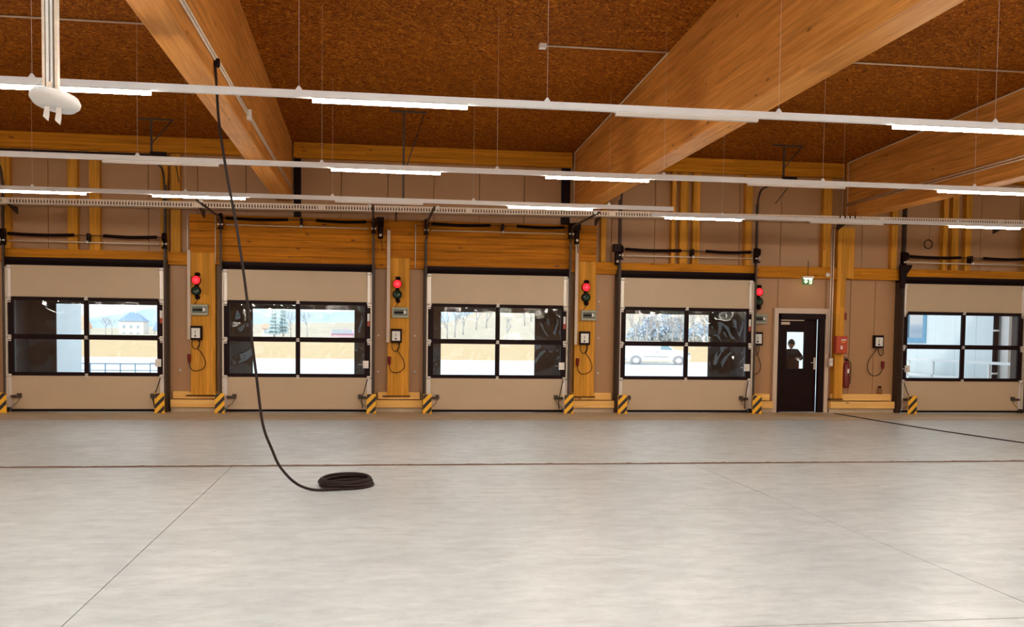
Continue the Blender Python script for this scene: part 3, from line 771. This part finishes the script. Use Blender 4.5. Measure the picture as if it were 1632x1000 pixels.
ctrl(4.62, 1.52, 1.82, 'black door control box with looped plug lead on the post left of the van door', 'R')
ctrl(8.72, 1.55, 1.86, 'small black door control box beside the door with the van outside', 'N', PF - .02)
ctrl(11.70, 1.52, 1.82, 'black door control box alone on the pale wall right of the red extinguisher', 'L', PF - .01)
def trunking(x0, x1, z0, z1, label, y=YW):
    t = thing('cable_trunking', label, 'trunking', ((x0 + x1) / 2, y, z0)); hw = (x1 - x0) / 2
    MB().cbox(-hw, hw, -.05, 0, 0, z1 - z0, .006).build('trunking_cover', 'trunk', t)
    return t
trunking(-3.93, -3.86, 1.54, 3.42, 'beige vertical trunking on the leftmost timber post', WF - .02)
trunking(.235, .31, 1.52, 3.95, 'beige vertical trunking on the middle timber post', WF - .02)
trunking(4.38, 4.45, 1.52, 3.80, 'beige vertical trunking on the post left of the van door', WF - .06)
for (x, z0, z1, lab) in [(-3.93, 3.42, 4.15, 'thin wall pipe above the leftmost beige trunking'), (-3.36, 3.15, 4.15, 'thin wall pipe by the second dock door'),
                         (.85, 3.15, 4.1, 'thin wall pipe left of the middle dock door')]:
    t = thing('wall_pipe', lab, 'pipe', (x, WF - .012, z0)); MB().cyl((0, 0, 0), (0, 0, z1 - z0), .011, 8).build('pipe', 'steel', t)
t = thing('conduit_pipe', 'silver conduit pipe down the frame right of the dark entrance door', 'pipe', (10.475, WF - .02, 1.28))
MB().cyl((0, 0, 0), (0, 0, 2.98), .014, 8).cyl((-.05, .01, .1), (-.05, .01, 2.98), .012, 8).build('pipe', 'steel', t)
t = thing('socket_box', 'small beige double socket box right of the entrance door', 'socket', (10.46, WF - .02, 1.08))
MB().cbox(-.05, .05, -.05, 0, 0, .2, .008).build('socket_body', 'trunk', t)
for z in (.055, .145): MB().lathe([(0, 0), (.032, 0), (.032, -.012), (0, -.012)], (0, -.05, z), 1, 12).build('socket_lid', 'white2', t)
t = thing('junction_box', 'small white junction box on the header beam over the entrance door', 'junction box', (10.34, WF, 3.20))
MB().lathe([(.0, 0), (.05, 0), (.05, -.04), (.04, -.05), (.0, -.05)], (0, 0, 0), 1, 14).build('box_lid', 'white2', t)

# fire point
fb = thing('fire_hose_box', 'red wall box with small white markings on the orange post', 'fire box', (10.655, WF - .03, 1.39))
MB().cbox(-.135, .135, -.16, 0, 0, .40, .012).build('red_box', 'red', fb)
mk = MB().box(-.02, .10, -.163, -.16, .30, .325).build('white_lettering_line', 'white2', fb)
MB().box(-.02, .08, -.163, -.16, .255, .27).build('orange_lettering_line', 'yellow', fb)
MB().prism([(-.045, .10), (.025, .10), (-.0, .135), (.025, .17), (-.045, .17), (-.02, .135)], 1, -.163, -.16).build('white_symbol', 'white2', fb)
ex = thing('fire_extinguisher', 'dark red fire extinguisher hung on the right side of the orange post', 'extinguisher', (10.865, WF - .02, .58))
MB().lathe([(.02, 0), (.068, .01), (.075, .04), (.075, .50), (.055, .58), (.03, .61), (.03, .64)], (0, 0, 0), 2, 18).build('cylinder_body', 'dark_red', ex)
MB().box(-.05, .03, -.015, .015, .64, .68).box(-.07, .02, -.01, .01, .70, .715).build('valve_handle', 'black', ex)
MB().tube(smooth_path([(.02, -.02, .65), (.085, -.03, .58), (.095, -.03, .35), (.085, -.02, .1)]), .010, 6).build('hose', 'cable', ex)
MB().box(-.01, .03, -.078, -.07, .35, .45).build('paper_label', 'white2', ex)
cl = thing('extinguisher_hook_box', 'small dark red bracket on the orange post above the red box', 'bracket', (10.80, WF - .02, 2.16))
MB().box(-.025, .02, -.03, .03, 0, .17).build('bracket_body', 'dark_red', cl)
bt = thing('amber_bottle', 'small amber bottle standing on the timber rail under the rightmost control box', 'bottle', (11.78, WF + .1, .435))
MB().lathe([(.0, 0), (.048, 0), (.052, .02), (.050, .10), (.035, .13), (.024, .14), (.024, .155)], (0, 0, 0), 2, 16).build('bottle_body', 'brown_glass', bt)
MB().lathe([(.0, 0), (.034, 0), (.034, .035), (.0, .035)], (0, 0, .152), 2, 14).build('cap', 'black', bt)
cr = thing('hanging_wire_ring', 'small ring of black wire hanging below the tray at upper right', 'wire', (12.72, D - .12, 3.84))
q = MB()
for k, R_ in enumerate((.10, .108, .095)):
    q.tube([(R_ * math.cos(a), .01 * k, .11 + R_ * math.sin(a)) for a in [j * math.pi / 12 for j in range(24)]], .007, 5, closed=True)
q.build('ring', 'cable', cr); MB().tube([(0, 0, .2), (.004, -.02, .35), (0, -.05, .53)], .004, 5).build('suspension_lead', 'cable', cr)

# exit sign
es = thing('exit_sign', 'lit green emergency exit sign with a white down arrow above the entrance door', 'exit sign', (9.83, WF - .08, 2.96))
MB().box(-.13, .13, -.03, .03, .14, .19).build('lamp_housing', 'white', es)
f = MB().box(-.125, .125, -.006, .006, 0, .14).build('sign_face', 'green', es)
MB().prism([(-.10, .075), (-.078, .095), (-.06, .08), (-.06, .13), (-.03, .13), (-.03, .08), (-.012, .095), (.005, .075), (-.046, .022)], 1, -.009, -.006).build('down_arrow', 'signlit', f)
MB().box(.035, .10, -.009, -.006, .015, .13).build('white_doorway', 'signlit', f)
MB().box(.055, .068, -.011, -.009, .03, .08).lathe([(0, -.011), (.010, -.011), (.010, -.009), (0, -.009)], (.064, 0, .095), 1, 8).add([(.068, -.011, .07), (.088, -.011, .055), (.084, -.011, .048), (.066, -.011, .062)], [(0, 1, 2, 3)]).build('running_figure', 'green', f)
MB().box(-.10, .10, -.012, .028, .132, .139).build('lamp_strip', 'sign_under', es)
MB().cyl((0, 0, .19), (0, 0, .55), .008, 6).build('stem', 'track', es)

# ------------------------------------------------------------------ entrance door (structure)
ed = empty_struct('door_6', (9.22, PF - .06, 0), 'dark entrance door standing slightly ajar, with a glazed upper pane', 'door')
MB().box(-.10, .0, -.02, .16, 0, 2.30).box(1.16, 1.25, -.02, .16, 0, 2.30).box(-.10, 1.25, -.02, .16, 2.30, 2.42).build('door_casing', 'trunk', ed)
MB().box(.0, .05, .02, .14, 0, 2.30).box(1.03, 1.16, .02, .14, 0, 2.30).box(0, 1.16, -.01, .03, 2.17, 2.30).box(0, .07, -.01, .03, 0, 2.3).build('door_frame', 'black', ed)
lf = bpy.data.objects.new('door_leaf', None); C.objects.link(lf); lf.parent = ed; lf.location = (.05, .10, 0)
lf.rotation_euler = (0, 0, math.radians(4))
bpy.data.objects.remove(lf)
LW = .965
q = MB()
gx0, gx1, gz0, gz1 = .20, .655, 1.02, 1.87
q.box(0, gx0, -.03, .03, .01, 2.22).box(gx1, LW, -.03, .03, .01, 2.22).box(gx0, gx1, -.03, .03, .01, gz0).box(gx0, gx1, -.03, .03, gz1, 2.22)
leaf = q.build('door_leaf', 'black', ed, (.05, .08, 0)); leaf.rotation_euler = (0, 0, math.radians(5))
MB().add([(gx0, 0, gz0), (gx1, 0, gz0), (gx1, 0, gz1), (gx0, 0, gz1)], [(0, 1, 2, 3)]).build('glass_pane', 'pane', leaf)
MB().box(.90, .945, -.045, -.03, 1.0, 1.28).cyl((.922, -.03, 1.16), (.922, -.075, 1.16), .010, 8).cyl((.93, -.07, 1.16), (.81, -.07, 1.16), .009, 8).build('door_handle', 'steel', leaf)
MB().box(.02, .62, -.05, -.03, 2.13, 2.155).build('closer_rail', 'trunk', leaf)
MB().box(.02, .25, -.06, -.03, 2.04, 2.10).build('door_closer', 'trunk', leaf)

# ------------------------------------------------------------------ striped guards
def guard(x0, x1, label, d=1, y=D - .33):
    w_ = x1 - x0
    t = thing('impact_guard', label, 'guard', (x0, y, 0)); H = .42
    MB().cbox(0, w_, 0, .012, 0, H, .003).box(0 if d < 0 else w_ - .012, .012 if d < 0 else w_, .012, .22, 0, H).box(-.01, w_ + .01, 0, .22, 0, .008).build('guard_plate', 'yellow', t)
    # black diagonal bands, clipped to the plate
    def clip(poly):
        for ax, lim, sg in ((0, .004, 1), (0, w_ - .004, -1), (1, .01, 1), (1, H - .004, -1)):
            out = []
            for i in range(len(poly)):
                a, b = poly[i], poly[(i + 1) % len(poly)]
                ia, ib = (a[ax] - lim) * sg >= 0, (b[ax] - lim) * sg >= 0
                if ia: out.append(a)
                if ia != ib:
                    u = (lim - a[ax]) / (b[ax] - a[ax]); out.append((a[0] + (b[0] - a[0]) * u, a[1] + (b[1] - a[1]) * u))
            poly = out
            if not poly: return None
        return poly
    s = 1.05 * w_; k = 0
    for c in (-.13, .08, .29):
        z0 = c; band = [(0, z0), (w_, z0 + s), (w_, z0 + s + .095), (0, z0 + .095)]
        cpoly = clip(band)
        if cpoly and len(cpoly) > 2: MB().prism(cpoly, 1, -.003, 0).build('black_stripe', 'stripe', t)
    return t
side = ['left', 'right']
names = ['leftmost dock door', 'dock door behind the hanging cable', 'middle dock door', 'dock door with the van outside', 'rightmost dock door']
GX = [(0, -7.72, -7.42), (0, -4.53, -4.33), (1, -3.32, -3.12), (1, -.18, .02), (2, 1.02, 1.21), (2, 4.12, 4.33), (3, 5.33, 5.54), (3, 8.45, 8.67), (4, 12.22, 12.44)]
cnt = {}
for (di, a, b) in GX:
    sd = cnt.get(di, 0); cnt[di] = sd + 1
    guard(a, b, 'striped yellow guard at the %s foot of the %s' % (side[sd], names[di]), 1 if a > 0 else -1)

# ------------------------------------------------------------------ OUTSIDE
yard = tag(MB().box(-140, 200, D + .4, 63, -.35, -.12).build('yard_paving', 'pave'), kind='structure')
def terr(x, y):
    z = -.14 - (y - 60) * .0006
    z += 13 * math.exp(-((x - 62) / 34) ** 2 - ((y - 400) / 110) ** 2)
    z += 30 * math.exp(-((x - 140) / 60) ** 2 - ((y - 430) / 120) ** 2)
    if y > 430: z += (y - 430) * .012 + 7 * math.sin(x * .006 + 1) * min(1, (y - 430) / 300)
    return z
gx = [-420 + 14 * i for i in range(75)]; gy = [61, 75, 90, 110, 130, 150, 175, 200] + [225 + 30 * i for i in range(24)]
mb = MB(); vv = [(x, y, terr(x, y)) for y in gy for x in gx]; nx = len(gx)
mb.v = vv
for j in range(len(gy) - 1):
    for i in range(nx - 1):
        mb.f.append([j * nx + i, j * nx + i + 1, (j + 1) * nx + i + 1, (j + 1) * nx + i]); mb.mi.append(0 if gy[j] < 200 else 1); mb.sm.append(True)
tag(mb.build('ground', ['field', 'meadow']), kind='structure')
rr_ = random.Random(8); hx = [-900 + 30 * i for i in range(75)]
hz = [16 + 8 * math.sin(x * .008 + 2) + 4 * math.sin(x * .027) + rr_.uniform(-.6, .6) + .012 * max(0, x) for x in hx]
tag(MB().add([(x, 900 + 0 * x, -4) for x in hx] + [(x, 960, z) for x, z in zip(hx, hz)] + [(x, 1400, z * .9) for x, z in zip(hx, hz)],
    [(i, i + 1, 76 + i, 75 + i) for i in range(74)] + [(75 + i, 76 + i, 151 + i, 150 + i) for i in range(74)]).build('hills', 'hill'), kind='structure')
# kerb line at the field's edge
tag(MB().box(-140, 200, 62.8, 63.3, -.2, -.02).build('kerb', 'bwhite'), kind='structure')

def xpix(px, Y): return Y * math.tan(.14014 + math.atan((px - 816) / 1547.7))
# dock shelters outside doors one to four
for i in range(4):
    cx = DX[i] + DW / 2; ox = [-.14, -.04, -.06, -.05][i]
    t = thing('dock_shelter', ['dark dock shelter framing the view of the blue-roofed house', 'dark dock shelter seen behind the hanging cable door', 'dark dock shelter outside the middle dock door',
                               'dark dock shelter outside the door with the van'][i], 'dock shelter', (cx, D + .42, 0))
    hw = 1.75; dp = 1.43
    for s in (-1, 1): MB().box(min(s * hw, s * (hw + .06)), max(s * hw, s * (hw + .06)), 0, dp, -.12, 3.3).build('side_wall', 'curtain', t)
    MB().box(-hw, hw, 0, dp, 3.2, 3.3).build('shelter_roof', 'curtain', t)
    hl, hr, zt = [(1.17, 1.12), (1.17, 1.14), (1.10, 1.14), (1.14, 1.14)][i] + ([2.29, 2.25, 2.245, 2.27][i],)
    ce = ox + [.0, .0, .0, .0][i]
    L_, R_ = [(-7.12, -4.78), (-2.81, -.49), (1.54, 3.80), (5.80, 8.15)][i]
    MB().box(-hw, L_ - cx, dp, dp + .04, -.12, 3.3).build('left_curtain', 'curtain', t)
    MB().box(R_ - cx, hw, dp, dp + .04, -.12, 3.3).build('right_curtain', 'curtain', t)
    MB().box(L_ - cx, R_ - cx, dp, dp + .04, zt, 3.3).build('top_curtain', 'curtain', t)

# wing wall beyond the leftmost door
t = thing('boundary_wall', 'pale panelled wall end outside the leftmost dock door', 'wall', (-7.98, 23.3, -.12))
for k, (a, b) in enumerate(((0, 1.35), (1.36, 4.2))): MB().box(0, .15, a, b, 0, 4.5).build('wall_panel', 'bwall', t)
# railing outside left door
t = thing('yard_railing', 'pale blue yard railing outside the leftmost dock door', 'railing', (-8.6, 28, -.12))
MB().cyl((0, 0, .90), (2.9, 0, .90), .014, 6).build('top_rail', 'bblue', t); MB().cyl((0, 0, .72), (2.9, 0, .72), .010, 6).build('middle_rail', 'bblue', t)
pm = MB().cyl((0, 0, 0), (0, 0, .90), .014, 6).mesh('rail_post', 'bblue')
for k in range(8): link_mesh('rail_post', pm, t, (.06 + k * .395, 0, 0))

# houses far left
def house(x0, x1, y, zb, ze, zr, wallm, roofm, label, hip=True, depth=9, wins=(3, 2)):
    cx = (x0 + x1) / 2; hw = (x1 - x0) / 2
    t = thing('house', label, 'house', (cx, y, zb))
    MB().box(-hw, hw, 0, depth, 0, ze - zb).build('house_wall', wallm, t)
    e = ze - zb; r = zr - zb; o = .5
    rx = hw * (.3 if hip else .95)
    vv = [(-hw - o, -o, e), (hw + o, -o, e), (hw + o, depth + o, e), (-hw - o, depth + o, e), (-rx, depth / 2, r), (rx, depth / 2, r)]
    MB().add(vv, [(0, 1, 5, 4), (1, 2, 5), (2, 3, 4, 5), (3, 0, 4), (0, 3, 2, 1)]).build('roof', roofm, t)
    MB().box(.5, 1.1, depth / 2 - .3, depth / 2 + .3, r - .6, r + .9).build('chimney', wallm, t)
    for a in range(wins[0]):
        for b in range(wins[1]):
            X = -hw + (a + .75) * 2 * hw / (wins[0] + .5); Z = 1.0 + b * (e - 1.0) / wins[1]
            MB().box(X - .55, X + .55, -.08, .02, Z, Z + 1.3).build('window', 'broll', t)
H = 400
zz = lambda y, Y, x: 1.7489 + (521.6 + .01287 * x - y) / 1547.7 * Y * 1.03
house(xpix(189, H), xpix(228, H), H, zz(538, H, 200), zz(513, H, 200), zz(500, H, 208), 'bwhite', 'broof', 'white house with hipped blue roof seen through the leftmost door')
house(xpix(115, H), xpix(158, H), H - 20, zz(533, H - 20, 130), zz(524, H - 20, 130), zz(504, H - 20, 130), 'bwhite', 'oroof', 'long house with orange tiled roof seen through the leftmost door', False, 9, (4, 1))
house(xpix(236, H), xpix(268, H), H + 10, zz(534, H, 250), zz(527, H, 250), zz(513, H, 250), 'bwhite', 'broof', 'low house with blue roof at the right of the leftmost door view', False, 9, (2, 1))
house(xpix(527, 300), xpix(562, 300), 300, zz(537, 300, 540), zz(532, 300, 540), zz(527, 300, 540), 'pinkroof', 'pinkroof', 'long low pink building on the horizon through the cable door', False, 12, (5, 1))
house(xpix(405, 300), xpix(425, 300), 320, zz(536, 320, 415), zz(524, 320, 415), zz(516, 320, 415), 'bwhite', 'oroof', 'small house left of the conifers through the cable door', False, 9, (2, 1))

# trees
def conifer(x, y, zb, h, label):
    t = thing('conifer', label, 'tree', (x, y, zb)); r0 = h * .22; rr = random.Random(int(x * 7 + y))
    MB().cyl((0, 0, 0), (0, 0, h * .3), h * .02, 6).build('trunk', 'bark', t)
    q = MB(); n = 9
    for k in range(n):
        z = h * (.10 + .86 * k / n); r = r0 * (1 - k / n) * rr.uniform(.85, 1.1) + h * .012; hh = h * .16; m_ = 14
        ring = [((r * (1 if j % 2 else .62) * rr.uniform(.85, 1.1)) * math.cos(2 * math.pi * j / m_), (r * (1 if j % 2 else .62)) * math.sin(2 * math.pi * j / m_), z - rr.uniform(0, .03) * h) for j in range(m_)]
        q.add(ring + [(0, 0, z + hh)], [(j, (j + 1) % m_, m_) for j in range(m_)])
    q.build('needle_crown', 'conifer', t)
def bare_tree(x, y, zb, h, label, group=None, mat='bark', dens=5):
    t = thing('bare_tree', label, 'tree', (x, y, zb), group=group); rr = random.Random(int(x * 13 + y * 3)); q = MB()
    def br(p, d, l, r, dep):
        e = p + d * l; q.tube([p, e], r, 4, 0, [r, r * .6])
        if dep == 0: return
        for _ in range(dens if dep > 1 else 4):
            f = rr.uniform(.35, 1.0); nd = (d + Vector((rr.uniform(-.8, .8), rr.uniform(-.8, .8), rr.uniform(-.1, .6)))).normalized()
            br(p + d * l * f, nd, l * rr.uniform(.45, .7), r * .5, dep - 1)
    br(Vector((0, 0, 0)), Vector((rr.uniform(-.05, .05), 0, 1)), h * .45, h * .016, 3)
    q.build('branches', mat, t)
def bush(x, y, zb, w_, h, label, group=None, mat='bush'):
    t = thing('thicket', label, 'bush', (x, y, zb), group=group); rr = random.Random(int(x * 3 + y)); q = MB()
    for k in range(260):
        a = rr.uniform(0, 6.28); rad = rr.uniform(0, 1) ** .5; px_, py_ = math.cos(a) * rad * w_ / 2, math.sin(a) * rad * 2
        zt = h * (1 - rad * rad * .7) * rr.uniform(.35, 1)
        s = h * .10
        c = Vector((px_, py_, zt)); u = Vector((rr.uniform(-1, 1), rr.uniform(-1, 1), rr.uniform(-1, 1))).normalized() * s; v_ = Vector((rr.uniform(-1, 1), rr.uniform(-1, 1), rr.uniform(-1, 1))).normalized() * s
        q.add([c - u, c + v_, c + u], [(0, 1, 2)])
        if k % 6 == 0: q.tube([(px_ * .6, py_ * .6, 0), c], .02 * h, 4, 0, [.012 * h, .004 * h])
    q.build('twigs', mat, t)
Y = 150
ORD = ['first', 'second', 'third', 'fourth', 'fifth', 'sixth', 'seventh', 'eighth']
Y = 300
conifer(xpix(436, Y), Y, terr(xpix(436, Y), Y), 10.5, 'haze-paled conifer, left one of the pair seen through the cable door')
conifer(xpix(448, Y), Y + 6, terr(0, Y), 11.5, 'haze-paled conifer, right one of the pair seen through the cable door')
bare_tree(xpix(463, 280), 280, terr(0, 280), 10.5, 'bare tree right of the conifers through the cable door')
bare_tree(xpix(489, 300), 300, terr(0, 300), 9.5, 'bare tree right of the window bar in the cable door view')
bare_tree(xpix(168, 350), 350, terr(xpix(168, 350), 350) - .3, 9, 'bare tree left of the white house far away')
bare_tree(xpix(178, 350), 350, terr(xpix(178, 350), 350) - .3, 8, 'low bare tree touching the white house far away')
for k, (px_, Yy, hh) in enumerate([(712, 250, 12), (724, 260, 13), (737, 280, 13), (758, 300, 14), (774, 300, 14), (835, 290, 13), (845, 300, 13), (807, 210, 7)]):
    X = xpix(px_, Yy); bare_tree(X, Yy, terr(X, Yy), hh, ORD[k] + ' bare tree from the left on the slope outside the middle dock door', 'bare trees on the slope outside the middle dock door')
for k, (px_, Yy, w_, hh) in enumerate([(1016, 200, 5, 4.6), (1036, 206, 5.5, 6.6), (1059, 203, 5.5, 6.6), (1079, 209, 5, 5.4), (1110, 200, 5, 4.8), (1128, 206, 4, 5.4)]):
    X = xpix(px_, Yy); bush(X, Yy, terr(X, Yy), w_, hh, ORD[k] + ' hazy bluish thicket from the left behind the white van', 'bluish thickets behind the white van')
for k, (px_, Yy, hh) in enumerate([(1012, 165, 8.5), (1030, 165, 9), (1048, 168, 9), (1070, 165, 9), (1083, 165, 9), (1104, 165, 9), (1122, 165, 9)]):
    X = xpix(px_, Yy); bare_tree(X, Yy, terr(X, Yy), hh, ORD[k] + ' bare tree from the left rising above the thickets behind the van', 'bare trees above the thickets behind the van')

# white van
van = thing('delivery_van', 'white panel van parked in the yard outside', 'van', (15.45, 60, -.12))
van.scale = (1, 1, .82)
prof = [(0.02, .38), (0, .75), (.06, 1.35), (.16, 1.78), (.30, 1.83), (2.55, 1.84), (2.85, 1.78), (3.45, 1.22), (4.30, 1.02), (4.50, .85), (4.55, .45), (4.45, .32), (.15, .30)]
MB().prism(prof, 1, 0, 1.75, smooth=False).build('body', 'vanwhite', van)
for X in (.95, 3.75):
    wl = MB().lathe([(.0, -.03), (.30, -.03), (.33, .02), (.33, .18), (.0, .2)], (X, -.02, .33), 1, 20).build('wheel', 'tyre', van)
    MB().lathe([(.0, -.05), (.19, -.045), (.20, -.02)], (X, -.02, .33), 1, 16).build('wheel_trim', 'bwhite', wl)
    MB().lathe([(.345, -.01), (.385, -.012), (.385, .0), (.345, .0)], (X, -.0, .34), 1, 22).build('wheel_arch', 'tyre', van)
MB().prism([(2.55, 1.18), (2.62, 1.66), (2.85, 1.66), (3.32, 1.22), (3.30, 1.15)], 1, -.012, 0).build('side_window', 'vglass', van)
MB().box(1.45, 3.1, -.015, 0, .60, .66).build('side_moulding', 'tyre', van)
MB().box(.9, 1.9, -.012, 0, 1.66, 1.68).build('roof_seam', 'tyre', van)
MB().box(2.45, 2.465, -.006, 0, .4, 1.7).build('door_seam', 'tyre', van)
MB().box(2.25, 2.42, -.02, 0, .98, 1.02).build('van_door_handle', 'tyre', van)
MB().box(.0, .09, -.015, .1, .95, 1.4).build('tail_lamp', 'red', van)
MB().box(4.32, 4.5, -.012, .2, .78, .95).build('headlamp', 'vglass', van)
MB().box(-.06, .3, -.01, 1.76, .34, .52).build('rear_bumper', 'broll', van)

# pale building, wing wall facing the yard (X = 17.3)
bd = thing('office_building', 'pale blue panelled building wing outside the rightmost dock door', 'building', (17.3, 24.95, -.12))
q = [28.17 - 1.03 * k for k in range(-16, 2)]
MB().box(.05, 7, 0, 16.8, 0, 7).build('core_wall', 'broll', bd)
yy = 0.15; k = 0
while yy < 16.7:
    y2 = min(yy + 1.03, 16.8)
    wy0, wy1 = 3.76, 5.04
    def seg(a, b, z0, z1):
        if b - a > .01: MB().cbox(0, 0, 0, 0, 0, 0, 0) ; MB().box(-.0, .06, a + .006, b - .006, z0, z1).build('facade_panel', 'bwall', bd)
    if y2 <= wy0 or yy >= wy1: seg(yy, y2, 0, 7)
    else:
        seg(yy, y2, 0, 1.74); seg(yy, y2, 3.6, 7)
        if yy < wy0: seg(yy, wy0, 1.74, 3.6)
        if y2 > wy1: seg(wy1, y2, 1.74, 3.6)
    yy = y2
wf = MB().box(-.05, .05, 3.76, 3.90, 1.74, 3.6).box(-.05, .05, 4.84, 5.04, 1.74, 3.6).box(-.05, .05, 3.90, 4.84, 1.74, 1.90).box(-.05, .05, 3.90, 4.84, 3.45, 3.6).build('window_frame', 'bblue', bd)
MB().box(.0, .02, 3.90, 4.84, 1.90, 3.45).build('window_glass', 'mirror_glass', wf)
MB().cyl((-.10, .12, 0), (-.10, .12, 7), .075, 12).build('downpipe', 'black', bd)
for z in (.9, 2.1, 3.3): MB().cyl((-.10, .12, z), (-.10, .12, z + .05), .09, 12).build('pipe_clip', 'bwhite', bd)
MB().box(.0, .30, -.3, .06, 0, 7).build('corner_pilaster', 'bwhite', bd)
# railing and ramp in front of it
rg = thing('ramp_railing', 'white railing along the ramp of the pale blue building', 'railing', (16.95, 23.9, -.12))
MB().box(-.03, .03, 0, 6.6, 1.18, 1.26).build('top_rail', 'vanwhite', rg); MB().box(-.03, .03, 0, 6.6, .70, .77).build('lower_rail', 'vanwhite', rg)
pm = MB().box(-.03, .03, -.035, .035, 0, 1.2).mesh('rail_post', 'vanwhite')
for k in range(5): link_mesh('rail_post', pm, rg, (0, 1.04 + k * 1.38, 0))
MB().prism([(0, 0), (6.6, 0), (6.6, .70), (2, .52), (0, .45)], 0, .04, .2).build('ramp_cheek', 'broll', rg)

# ------------------------------------------------------------------ person outside the entrance door
def skin_chain(name, verts, edges, radii, mat, parent, lv=2):
    me = bpy.data.meshes.new(name); me.from_pydata(verts, edges, []); me.update()
    o = bpy.data.objects.new(name, me); C.objects.link(o); o.parent = parent
    sk = o.modifiers.new('skin', 'SKIN'); sk.use_smooth_shade = True
    if not me.skin_vertices: me.skin_vertices.new()
    for i, r in enumerate(radii):
        me.skin_vertices[0].data[i].radius = r if isinstance(r, tuple) else (r, r)
    me.skin_vertices[0].data[0].use_root = True
    ss = o.modifiers.new('sub', 'SUBSURF'); ss.levels = lv; ss.render_levels = lv
    me.materials.append(M[mat]); return o
pe = thing('person', 'person in a dark hooded jacket standing outside the entrance door, one elbow raised', 'person', (10.13, 22.75, -.12))
pe.rotation_euler = (0, 0, math.radians(8))
V = [(0, 0, .98), (0, 0, 1.12), (0, -.01, 1.30), (0, 0, 1.48), (0, -.01, 1.575),                 # pelvis .. neck
     (-.10, 0, .92), (-.11, -.02, .52), (-.115, .02, .10), (-.12, -.10, .05),                    # left leg
     (.10, 0, .92), (.11, -.02, .52), (.115, .02, .10), (.12, -.10, .05),                        # right leg
     (-.17, 0, 1.50), (-.24, -.02, 1.25), (-.20, -.12, 1.02),                                    # left arm
     (.17, 0, 1.52), (.27, -.06, 1.36), (.13, -.22, 1.34)]                                       # right arm, elbow out
Ed = [(0, 1), (1, 2), (2, 3), (3, 4), (0, 5), (5, 6), (6, 7), (7, 8), (0, 9), (9, 10), (10, 11), (11, 12), (3, 13), (13, 14), (14, 15), (3, 16), (16, 17), (17, 18)]
Rd = [(.16, .12), (.155, .12), (.18, .13), (.15, .11), .062, .10, .075, .055, .05, .10, .075, .055, .05, .075, .06, .045, .075, .062, .045]
skin_chain('body', V, Ed, Rd, 'jacket', pe)
hd = MB(); hv = []
bm = bmesh.new(); bmesh.ops.create_uvsphere(bm, u_segments=20, v_segments=14, radius=1)
for v in bm.verts:
    x_, y_, z_ = v.co; jaw = 1 - .28 * max(0, -z_)
    v.co = Vector((x_ * .078 * jaw, y_ * .098 * (1 - .12 * max(0, -z_)), z_ * .118))
    if y_ < -.9 and -.35 < z_ < .1 and abs(x_) < .22: v.co.y -= .016
bm.to_mesh(me := bpy.data.meshes.new('head')); bm.free()
for p_ in me.polygons: p_.use_smooth = True
me.materials.append(M['skin'])
head = link_mesh('head', me, pe, (0, -.03, 1.70), (math.radians(14), 0, math.radians(-18)))
for s in (-1, 1):
    MB().lathe([(0, -.008), (.012, -.004), (.012, .004), (0, .008)], (s * .030, -.088, .01), 1, 8).build('eye', 'hair', head)
    MB().lathe([(0, -.01), (.024, -.006), (.026, .006), (0, .01)], (s * .078, .0, -.005), 0, 10).build('ear', 'skin', head)
MB().box(-.022, .022, -.091, -.085, -.062, -.054).build('mouth', 'dark_red', head)
bm = bmesh.new(); bmesh.ops.create_uvsphere(bm, u_segments=20, v_segments=14, radius=1)
bmesh.ops.delete(bm, geom=[v for v in bm.verts if v.co.z < .12 - .5 * max(0, v.co.y)], context='VERTS')
for v in bm.verts: v.co = Vector((v.co.x * .088, v.co.y * .108, v.co.z * .128))
bm.to_mesh(me := bpy.data.meshes.new('hair')); bm.free()
for p_ in me.polygons: p_.use_smooth = True
me.materials.append(M['hair']); link_mesh('hair', me, head)
def hand(base, d, up, par):
    base = Vector(base); d = Vector(d).normalized(); up = Vector(up).normalized(); s = d.cross(up)
    vs_ = [base, base + d * .05, base + d * .09]; es = [(0, 1), (1, 2)]; rs = [.026, (.040, .018), (.040, .016)]
    for k, (off, ln) in enumerate(((-.030, .068), (-.010, .078), (.010, .074), (.030, .058))):
        b = len(vs_); vs_ += [base + d * .10 + s * off, base + d * (.10 + ln * .5) + s * off - up * .008, base + d * (.10 + ln * .85) + s * off - up * .03]
        es += [(2, b), (b, b + 1), (b + 1, b + 2)]; rs += [.010, .009, .008]
    b = len(vs_); vs_ += [base + d * .05 - s * .045, base + d * .085 - s * .062 - up * .01]; es += [(1, b), (b, b + 1)]; rs += [.012, .010]
    skin_chain('hand', [tuple(q_) for q_ in vs_], es, rs, 'skin', par, 1)
hand((.13, -.22, 1.34), (-.9, -.3, .15), (0, -.3, 1), pe); hand((-.20, -.12, 1.02), (.1, -.3, -1), (0, -1, .2), pe)
MB().prism([(-.165, .90), (.165, .90), (.17, 1.02), (-.17, 1.02)], 1, -.115, .115).build('jacket_hem', 'trouser', pe)
MB().box(.135, .185, -.10, .05, .92, 1.30).build('red_jacket_flap', 'jacket2', pe)
for s in (-1, 1): MB().box(s * .12 - .05, s * .12 + .05, -.18, .08, 0, .08).build('shoe', 'hair', pe)
